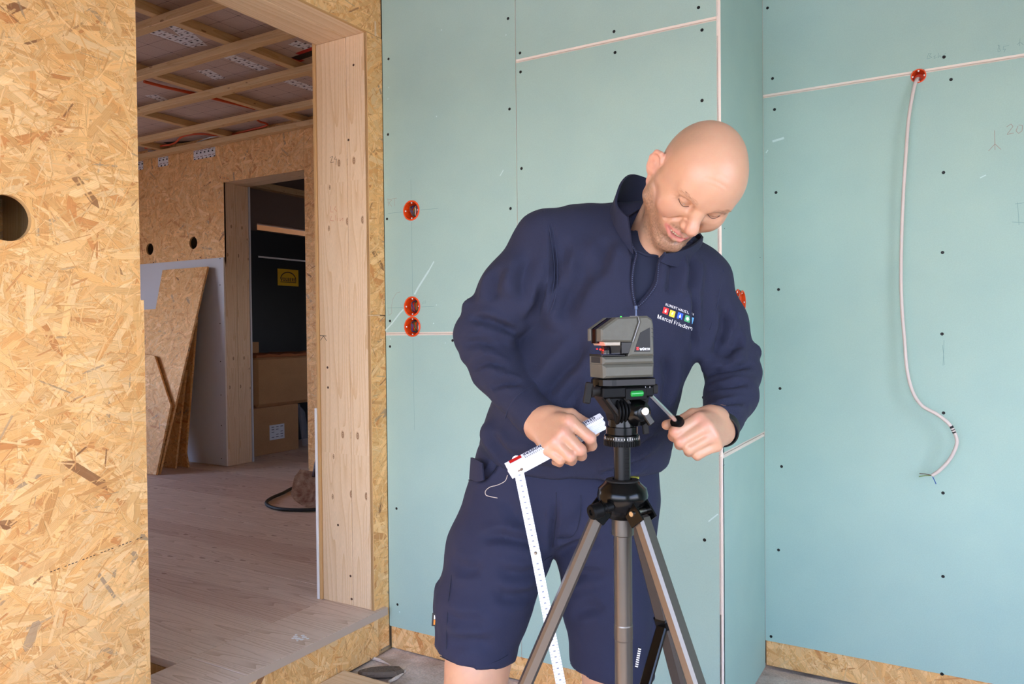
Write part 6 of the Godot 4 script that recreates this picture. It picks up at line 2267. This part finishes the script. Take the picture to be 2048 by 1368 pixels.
	# ears
	for e in [-1.0, 1.0]:
		var o := Basis(Vector3(e * 0.8, 0, 0.6), Vector3(0, 1, 0), Vector3(e * 0.8, 0, 0.6).cross(Vector3(0, 1, 0)))
		s.ell(hp(e * 0.0862, 0.003, -0.0085), Vector3(0.0055, 0.029, 0.0165), hb * o, 0.006)
		s.chain([hp(e * 0.0745, 0.006, 0.005), hp(e * 0.0805, 0.020, 0.004), hp(e * 0.0890, 0.029, -0.006), hp(e * 0.0945, 0.022, -0.016), hp(e * 0.0945, 0.004, -0.0215), hp(e * 0.0885, -0.014, -0.0180), hp(e * 0.0800, -0.027, -0.0095)], [0.0032, 0.0036, 0.0042, 0.0044, 0.0042, 0.0040, 0.0042], 0.004)
		s.ell(hp(e * 0.0755, -0.034, -0.003), Vector3(0.0068, 0.0105, 0.0085), hb, 0.006)
		s.ell(hp(e * 0.0915, 0.000, -0.0040), Vector3(0.0050, 0.0115, 0.0085), hb * o, 0.004, 1)
		s.ell(hp(e * 0.0925, 0.017, -0.0060), Vector3(0.0030, 0.0065, 0.0070), hb * o, 0.004, 1)
		s.cap(hp(e * 0.0745, 0.004, 0.004), hp(e * 0.0765, -0.008, 0.003), 0.0040, 0.0036, 0.004)
	# neck down into the collar
	s.cap(hp(0, -0.030, -0.030), at(1300, 505, 1.63), 0.056, 0.060, 0.02)
	s.cap(hp(0, -0.062, 0.020), at(1296, 520, 1.585), 0.030, 0.034, 0.03)
	s.cap(hp(-0.055, -0.030, -0.012), at(1292, 520, 1.572), 0.012, 0.014, 0.02)
	return s

func make_hand(wr: Array, mcp: Array, pip: Array, dip: Array, tip: Array, th: Array, fore: Array) -> Solid:
	var s := Solid.new()
	var w0 := at(wr[0][0], wr[0][1], wr[0][2])
	var w1 := at(wr[1][0], wr[1][1], wr[1][2])
	var fa := at(fore[0], fore[1], fore[2])
	s.cap(w0, fa.lerp(w0.lerp(w1, 0.5), 0.35), 0.021, 0.022, 0.02)
	s.cap(w1, fa.lerp(w0.lerp(w1, 0.5), 0.35), 0.021, 0.022, 0.02)
	var rm := [0.0122, 0.0120, 0.0114, 0.0104]
	var k := 0
	for m in mcp:
		var p := at(m[0], m[1], m[2])
		s.cap(w0.lerp(w1, k / 3.0), p, 0.0185, rm[k] + 0.0012, 0.016)
		k += 1
	# thumb and its ball
	var t := []
	for q in th: t.append(at(q[0], q[1], q[2]))
	s.chain([w0, t[0], t[1]], [0.019, 0.0165, 0.0128], 0.014)
	s.chain([t[1], t[2], t[3]], [0.0122, 0.0108, 0.0092], 0.004)
	for i in 4:
		var a := at(mcp[i][0], mcp[i][1], mcp[i][2])
		var b := at(pip[i][0], pip[i][1], pip[i][2])
		var c := at(dip[i][0], dip[i][1], dip[i][2])
		var d := at(tip[i][0], tip[i][1], tip[i][2])
		s.cap(a, b, rm[i], rm[i] - 0.0012, 0.0045)
		s.cap(b, c, rm[i] - 0.0010, rm[i] - 0.0022, 0.0030)
		s.cap(c, d, rm[i] - 0.0022, rm[i] - 0.0036, 0.0030)
	return s

# a thick strip between two rows of points
func strip(lower: Array, upper: Array, thick: float, rows := 5) -> MB:
	var mb := MB.new()
	var n := lower.size()
	var mid := Vector3.ZERO
	for p in lower: mid += p / n
	var grid := []
	for i in n:
		var col := []
		for k in rows: col.append(lower[i].lerp(upper[i], float(k) / (rows - 1)))
		grid.append(col)
	for side in [0, 1]:
		var base := mb.v.size()
		for i in n:
			for k in rows:
				var du: Vector3 = grid[mini(i + 1, n - 1)][k] - grid[maxi(i - 1, 0)][k]
				var dv: Vector3 = grid[i][mini(k + 1, rows - 1)] - grid[i][maxi(k - 1, 0)]
				var nn := du.cross(dv).normalized()
				var p: Vector3 = grid[i][k]
				if nn.dot(p - mid) < 0: nn = -nn
				if side == 1: nn = -nn
				mb.add(p + nn * thick * 0.5, nn, Vector2(i, k))
		for i in n - 1:
			for k in rows - 1:
				var a := base + i * rows + k
				mb.tri(a, a + 1, a + rows)
				mb.tri(a + 1, a + rows + 1, a + rows)
	var other := n * rows
	for i in n - 1:
		for k in [0, rows - 1]:
			var a: int = i * rows + k
			mb.quad(mb.v[a], mb.v[a + rows], mb.v[a + rows + other], mb.v[a + other])
	for i in [0, n - 1]:
		for k in rows - 1:
			var a: int = i * rows + k
			mb.quad(mb.v[a], mb.v[a + 1], mb.v[a + 1 + other], mb.v[a + other])
	return mb
func cloth_of(res: Array, mat_: Material, called: String, parent: Node3D) -> MeshInstance3D:
	var mb := MB.new()
	var v: PackedVector3Array = res[0]
	for i in v.size(): v[i] -= man_base
	mb.v = v
	mb.n = res[2]
	mb.idx = res[1]
	return obj(mb, mat_, called, parent)
func rel(p: Vector3) -> Vector3: return p - man_base
# point on the finished cloth under a pixel, lifted a little
var cloth_bins := {}
func bin_cloth(v: PackedVector3Array, n: PackedVector3Array) -> void:
	var inv := cam_xf.affine_inverse()
	for i in v.size():
		if n[i].dot(cam_xf.basis.z) < 0.05: continue
		var c := inv * v[i]
		var px := 1024.0 - F * c.x / c.z
		var py := 684.0 + F * c.y / c.z
		var key := Vector2i(int(px / 6.0), int(py / 6.0))
		if not cloth_bins.has(key): cloth_bins[key] = []
		cloth_bins[key].append(Vector3(px, py, -c.z))
func on_jumper(px: float, py: float, lift: float) -> Vector3:
	var k := Vector2i(int(px / 6.0), int(py / 6.0))
	var near := 1e9
	var list := []
	for i in range(-1, 2):
		for j in range(-1, 2):
			for e in cloth_bins.get(k + Vector2i(i, j), []):
				list.append(e)
				near = minf(near, e.z)
	if list.is_empty(): return at(px, py, 1.55)
	var s := 0.0
	var w := 0.0
	for e in list:
		if e.z > near + 0.025: continue
		var g: float = 1.0 / (1.5 + Vector2(e.x - px, e.y - py).length_squared())
		s += e.z * g
		w += g
	return at(px, py, s / w - lift)
func seam_tube(px: Array, r: float, lift: float) -> MB:
	var pts := []
	for q in px:
		var p := on_jumper(q[0], q[1], lift)
		pts.append(rel(p))
	var mb := MB.new()
	mb.tube(smooth_path(pts, 4), r, 6)
	return mb

func finish_person(jobs: Array) -> void:
	var man := thing("person", "bald person in navy work sweatshirt and shorts bending over the laser level", "person", man_base)
	var res := []
	for j in jobs: res.append(j.thread.wait_to_finish())
	bin_cloth(res[0][0], res[0][2])
	var shorts_pts: PackedVector3Array = res[1][0].duplicate()
	# body: head, hands and legs in one mesh
	var body := MB.new()
	for k in [3, 4, 5, 6]:
		var r: Array = res[k]
		var base := body.v.size()
		var v: PackedVector3Array = r[0]
		for i in v.size(): body.v.push_back(v[i] - man_base)
		body.n.append_array(r[2])
		body.c.append_array(r[3])
		for i in r[1]: body.idx.push_back(base + i)
	obj(body, M.skin, "body", man)
	# eyes, lashes, brows, teeth
	for e in [-1.0, 1.0]:
		var ey := MB.new()
		ey.ball(rel(hp(e * 0.0305, 0.0240, 0.0742)), Vector3.ONE * 0.0126, 20)
		obj(ey, M.eye, "eyeball", man)
		var la := MB.new()
		var lp := []
		for q in [[0.0462, 0.0262, 0.0785], [0.0420, 0.0222, 0.0835], [0.0375, 0.0198, 0.0868], [0.0320, 0.0180, 0.0885], [0.0265, 0.0182, 0.0882], [0.0205, 0.0208, 0.0868]]: lp.append(rel(hp(e * q[0], q[1], q[2])))
		la.tube(smooth_path(lp, 4), 0.00055, 6)
		obj(la, M.lash, "eyelashes", man)
		var br := MB.new()
		var r := RandomNumberGenerator.new()
		r.seed = 12
		for k in 42:
			var t := r.randf()
			var bx := lerpf(0.015, 0.050, t)
			var by := 0.0460 + 0.002 * sin(t * PI) + r.randf_range(-0.0028, 0.0028)
			var bz := 0.0965 - 0.30 * maxf(0.0, bx - 0.018) - 5.5 * pow(maxf(0.0, bx - 0.018), 2.0)
			var a := rel(jobs[3].solid.project(hp(e * bx, by, bz), jobs[3].solid.all()))
			var b := a + head_xf.basis * Vector3(e * 0.005, 0.0012, -0.001)
			br.tube([a, b], 0.00018, 3, false)
		var bo := obj(br, M.brow, "eyebrow", man)
		bo.set_meta("kind", "stuff")
	var te := MB.new()
	for k in 7:
		var t := k / 6.0
		var p := hp(lerpf(-0.015, 0.012, t), lerpf(-0.0425, -0.0470, t), 0.0915 + 0.0035 * sin(t * PI))
		te.xf = Transform3D(head_xf.basis * Basis(Vector3.BACK, -0.15), rel(p))
		te.box(Vector3(-0.0021, -0.0045, -0.002), Vector3(0.0021, 0.003, 0.002), 0.0008)
	obj(te, M.teeth, "teeth", man)

	# clothing
	var ju := cloth_of(res[0], M.jumper, "sweatshirt", man)
	ju.set_meta("label", "navy half-zip work sweatshirt")
	var sh := cloth_of(res[1], M.shorts, "shorts", man)
	sh.set_meta("label", "dusty navy work shorts")
	cloth_of(res[2], M.tshirt, "t_shirt", man)
	var bo2 := cloth_of(res[7], M.shoe, "shoes", man)
	bo2.set_meta("label", "black work shoes")
	for q in [[958, 1.655], [1238, 1.68]]:
		var an := rel(at(q[0], 1800, q[1]))
		var so := MB.new()
		so.xf = Transform3D(Basis.IDENTITY, Vector3(an.x, 0.0, an.z))
		so.lathe([Vector2(0.042, 0.09), Vector2(0.044, 0.14), Vector2(0.043, 0.19), Vector2(0.041, 0.20)], 20, true)
		obj(so, M.dark, "sock", man)
	# neckline of the shirt
	var nk := MB.new()
	var np := []
	for q in [[1268, 497], [1278, 504], [1292, 510], [1308, 512], [1322, 509], [1332, 503]]:
		np.append(rel(jobs[2].solid.trace(cam_xf.origin, ray(q[0], q[1]).normalized())))
	nk.tube(smooth_path(np, 4), 0.0035, 8)
	obj(nk, M.tshirt, "neckband", man)
	# collar, standing round the neck and open in front
	var lo := []
	var up := []
	for q in [[1266, 508, 1.520], [1246, 482, 1.535], [1228, 446, 1.560], [1222, 420, 1.595], [1240, 420, 1.655], [1300, 425, 1.700], [1360, 470, 1.715], [1396, 502, 1.680], [1394, 520, 1.620], [1366, 534, 1.560], [1336, 530, 1.525], [1320, 522, 1.515]]: lo.append(rel(at(q[0], q[1], q[2])))
	for q in [[1256, 434, 1.520], [1244, 424, 1.530], [1232, 404, 1.550], [1244, 364, 1.590], [1270, 349, 1.640], [1318, 372, 1.690], [1370, 430, 1.695], [1400, 468, 1.660], [1403, 476, 1.610], [1384, 492, 1.565], [1356, 503, 1.530], [1330, 508, 1.510]]: up.append(rel(at(q[0], q[1], q[2])))
	var cm := strip(smooth_path(lo, 5), smooth_path(up, 5), 0.0045)
	obj(cm, M.jumper, "collar", ju)
	# zip: tape and teeth down both edges, with its slider
	for side in [[[1255, 434], [1255.5, 470], [1264, 492], [1272, 508], [1267, 532], [1264, 562], [1266, 590], [1271, 612]], [[1330, 506], [1319, 523], [1316, 545], [1314, 564], [1304, 583], [1290, 600], [1276, 613]]]:
		var pts := []
		var dep := 1.515
		for q in side:
			var p := jumper_solid.trace(cam_xf.origin, ray(q[0] + (-4 if side[0][0] < 1300 else 4), q[1]).normalized())
			var dd := dep
			if p != Vector3.INF: dd = clampf(-(cam_xf.affine_inverse() * p).z - 0.002, 1.485, 1.535)
			dep = dd
			pts.append(rel(at(q[0], q[1], dd)))
		var path := smooth_path(pts, 6)
		var tp := MB.new()
		tp.tube(path, 0.0028, 6)
		obj(tp, M.jumper, "zip_tape", ju)
		var tz := MB.new()
		var run := 0.0
		for i in path.size() - 1:
			var a: Vector3 = path[i]
			var b: Vector3 = path[i + 1]
			var L := a.distance_to(b)
			while run < L:
				var p := a.lerp(b, run / L)
				tz.ball(p + cam_xf.basis.z * 0.0022, Vector3(0.0011, 0.0011, 0.0011), 6)
				run += 0.0042
			run -= L
		var zt := obj(tz, M.zip, "zip_teeth", ju)
		zt.set_meta("kind", "stuff")
	var sl := MB.new()
	var sp := rel(at(1272, 616, 1.498))
	sl.xf = Transform3D(cam_xf.basis, sp)
	sl.box(Vector3(-0.0032, -0.004, -0.003), Vector3(0.0032, 0.005, 0.002), 0.0012)
	sl.box(Vector3(-0.0018, -0.018, 0.000), Vector3(0.0018, -0.003, 0.0016), 0.0006)
	obj(sl, M.zip, "zip_slider", ju)
	# stitched seams
	for e in [[[1086, 422], [1098, 455], [1105, 500], [1109, 545], [1104, 590], [1094, 625]], [[1093, 421], [1105, 455], [1112, 500], [1116, 545], [1111, 592], [1100, 628]], [[1447, 540], [1440, 580], [1432, 620], [1420, 660]], [[1232, 446], [1244, 470], [1254, 490], [1264, 518]]]:
		obj(seam_tube(e, 0.0014, 0.0008), M.jumper_seam, "seam", ju)
	for e in [[[1010, 836], [1018, 815], [1032, 795], [1050, 780], [1064, 772]], [[1414, 812], [1428, 808], [1446, 814], [1462, 828], [1472, 846]]]:
		obj(seam_tube(e, 0.0018, 0.0004), M.jumper_seam, "cuff_seam", ju)
	# embroidery on the chest
	var grid := []
	for j in 5:
		var row := []
		for i in 9:
			var p := on_jumper(lerpf(1305, 1392, i / 8.0), lerpf(598, 672, j / 4.0), 0.0018)
			row.append(rel(p))
		grid.append(row)
	var lay := func(px: float, py: float) -> Vector3:
		var u := clampf((px - 1305.0) / 87.0 * 8.0, 0.0, 7.999)
		var w := clampf((py - 598.0) / 74.0 * 4.0, 0.0, 3.999)
		var i := int(u)
		var j := int(w)
		var a: Vector3 = grid[j][i].lerp(grid[j][i + 1], u - i)
		var b: Vector3 = grid[j + 1][i].lerp(grid[j + 1][i + 1], u - i)
		return a.lerp(b, w - j)
	embroider("KUNERT HAUSTECH", Vector2(1331.0, 611.0), Vector2(1386.5, 631.5), lay, ju)
	embroider("Marcel Friedem", Vector2(1314.5, 636.5), Vector2(1383.5, 661.5), lay, ju)
	var e1 := Vector2(0.94, 0.342)
	var e2 := Vector2(0.25, -0.968)
	var cols := [M.sq_red, M.sq_yellow, M.sq_blue, M.sq_green, M.sq_cyan]
	var cen := [Vector2(1331.3, 621.7), Vector2(1344.5, 627.5), Vector2(1360, 632), Vector2(1375, 637.6), Vector2(1384.5, 641.4)]
	var face := cam_xf.basis.z
	for k in 5:
		var hw := 5.6 if k < 4 else 2.0
		var q := MB.new()
		var c: Vector2 = cen[k]
		var ps := []
		for g in [[-1, -1], [1, -1], [1, 1], [-1, 1]]:
			var m: Vector2 = c + e1 * hw * g[0] + e2 * 6.4 * g[1]
			ps.append(lay.call(m.x, m.y))
		q.quad(ps[0], ps[1], ps[2], ps[3], face)
		var pa := obj(q, cols[k], "patch", ju)
		if k == 4: continue
		var ic := MB.new()
		var sym := []
		if k == 0 or k == 2: sym = [[0, 4.4], [1.2, 1.5], [2.2, -1.2], [1.4, -3.4], [0, -4.0], [-1.4, -3.4], [-2.2, -1.2], [-1.0, 1.5]]
		elif k == 1: sym = [[1.0, 4.2], [-2.2, -0.4], [-0.2, -0.4], [-1.4, -4.2], [2.2, 0.8], [0.4, 0.8], [2.0, 4.2]]
		if k == 3:
			for j in 4:
				var dv := Vector2.from_angle(PI * j / 4.0)
				var pp := []
				for u in [-1.0, 1.0]:
					var m: Vector2 = c + e1 * dv.x * u * 3.6 + e2 * dv.y * u * 4.0
					pp.append(lay.call(m.x, m.y) + face * 0.0006)
				ic.ribbon(pp, 0.0011, face)
		else:
			var poly := PackedVector2Array()
			for g in sym: poly.push_back(Vector2(g[0], g[1]))
			var tr := Geometry2D.triangulate_polygon(poly)
			for g in sym:
				var m: Vector2 = c + e1 * g[0] + e2 * g[1]
				ic.add(lay.call(m.x, m.y) + face * 0.0006, face)
			for i in range(0, tr.size(), 3): ic.tri(tr[i], tr[i + 1], tr[i + 2])
		obj(ic, M.thread_white, "symbol", ju)
	cloth_bins = {}
	bin_cloth(shorts_pts, res[1][2])
	for e in [[[937, 960], [958, 962], [980, 950], [994, 930], [1002, 912]], [[1113, 985], [1112, 1030], [1108, 1070], [1105, 1095]], [[1113, 1076], [1130, 1077], [1148, 1070], [1160, 1040], [1162, 990]], [[1104, 1112], [1090, 1120], [1078, 1135]], [[880, 1312], [915, 1328], [950, 1331], [990, 1324], [1016, 1310]], [[903, 1150], [897, 1200], [893, 1260], [893, 1300]]]:
		obj(seam_tube(e, 0.0010, 0.0006), M.shorts_seam, "seam", sh)
	var fl := []
	var fu := []
	for q in [[940, 957, 1.625], [948, 961, 1.602], [958, 963, 1.582], [968, 960, 1.570]]: fl.append(rel(at(q[0], q[1], q[2])))
	for q in [[943, 915, 1.625], [949, 917, 1.604], [957, 921, 1.586], [965, 926, 1.576]]: fu.append(rel(at(q[0], q[1], q[2])))
	obj(strip(smooth_path(fl, 3), smooth_path(fu, 3), 0.004), M.shorts, "pocket_flap", sh)
	# pocket tag, print and reflective zip pull on the shorts
	var tg := MB.new()
	tg.xf = Transform3D(cam_xf.basis * Basis(Vector3.BACK, -0.06), rel(at(868, 1239, 1.60)))
	tg.box(Vector3(-0.0042, -0.0135, -0.001), Vector3(0.0050, 0.0135, 0.001), 0.0005)
	var tgo := obj(tg, M.dark, "pocket_tag", sh)
	var tw := MB.new()
	tw.xf = tg.xf
	tw.box(Vector3(-0.0005, -0.0105, 0.001), Vector3(0.0028, 0.000, 0.0013))
	obj(tw, M.sq_orange, "tag_print", tgo)
	tw = MB.new()
	tw.xf = tg.xf
	tw.box(Vector3(-0.0003, 0.001, 0.001), Vector3(0.0024, 0.0095, 0.0013))
	obj(tw, M.white, "tag_print", tgo)
	var zp := MB.new()
	var zq := []
	for q in [[1279, 1295], [1277, 1307], [1275, 1320], [1272, 1335]]: zq.append(rel(at(q[0], q[1], 1.535)))
	zp.tube(smooth_path(zq, 4), 0.0028, 8)
	var zpo := obj(zp, M.dark, "zip_pull", sh)
	zp = MB.new()
	for k in 9:
		var p: Vector3 = zq[0].lerp(zq[3], 0.05 + k * 0.108)
		zp.xf = Transform3D(cam_xf.basis * Basis(Vector3.BACK, -0.3), p + cam_xf.basis.z * 0.0026)
		zp.box(Vector3(-0.0030, -0.0012, 0), Vector3(0.0030, 0.0012, 0.0008))
	var zs := obj(zp, M.white, "reflective_stripes", zpo)
	zs.set_meta("kind", "stuff")
	# wrist watch
	var wa := MB.new()
	var wc := at(1440, 857, 1.478)
	var wd := (at(1440, 857, 1.478) - at(1460, 800, 1.575)).normalized()
	var sx := wd.cross(cam_xf.basis.z).normalized()
	wa.xf = Transform3D(Basis(sx, wd, sx.cross(wd)), rel(wc))
	wa.lathe([Vector2(0.0345, -0.009), Vector2(0.0365, -0.0085), Vector2(0.0370, 0.0085), Vector2(0.0345, 0.009)], 32)
	var wb := obj(wa, M.rubber, "watch", man)
	wb.set_meta("label", "black wrist watch")

func embroider(s: String, from: Vector2, to: Vector2, lay: Callable, parent: Node) -> void:
	var tm := TextMesh.new()
	tm.text = s
	var fnt := SystemFont.new()
	fnt.font_names = PackedStringArray(["Droid Sans"])
	tm.font = fnt
	tm.font_size = 24
	tm.pixel_size = 0.01
	tm.depth = 0.0
	tm.curve_step = 2.0
	tm.horizontal_alignment = HORIZONTAL_ALIGNMENT_LEFT
	tm.vertical_alignment = VERTICAL_ALIGNMENT_BOTTOM
	var ab := tm.get_aabb()
	var src := tm.get_mesh_arrays()
	var v: PackedVector3Array = src[Mesh.ARRAY_VERTEX]
	var idx: PackedInt32Array = src[Mesh.ARRAY_INDEX]
	var mb := MB.new()
	var e := to - from
	var k := e.length() / ab.size.x
	var e1 := e.normalized()
	var e2 := Vector2(0.22, -0.975)
	var face := cam_xf.basis.z
	for p in v:
		var m := from + e1 * (p.x - ab.position.x) * k + e2 * (p.y - ab.position.y) * k
		var w: Vector3 = lay.call(m.x, m.y)
		mb.add(w, face)
	for i in range(0, idx.size(), 3): mb.tri(idx[i], idx[i + 1], idx[i + 2])
	obj(mb, M.thread_white, "embroidered_lettering", parent)
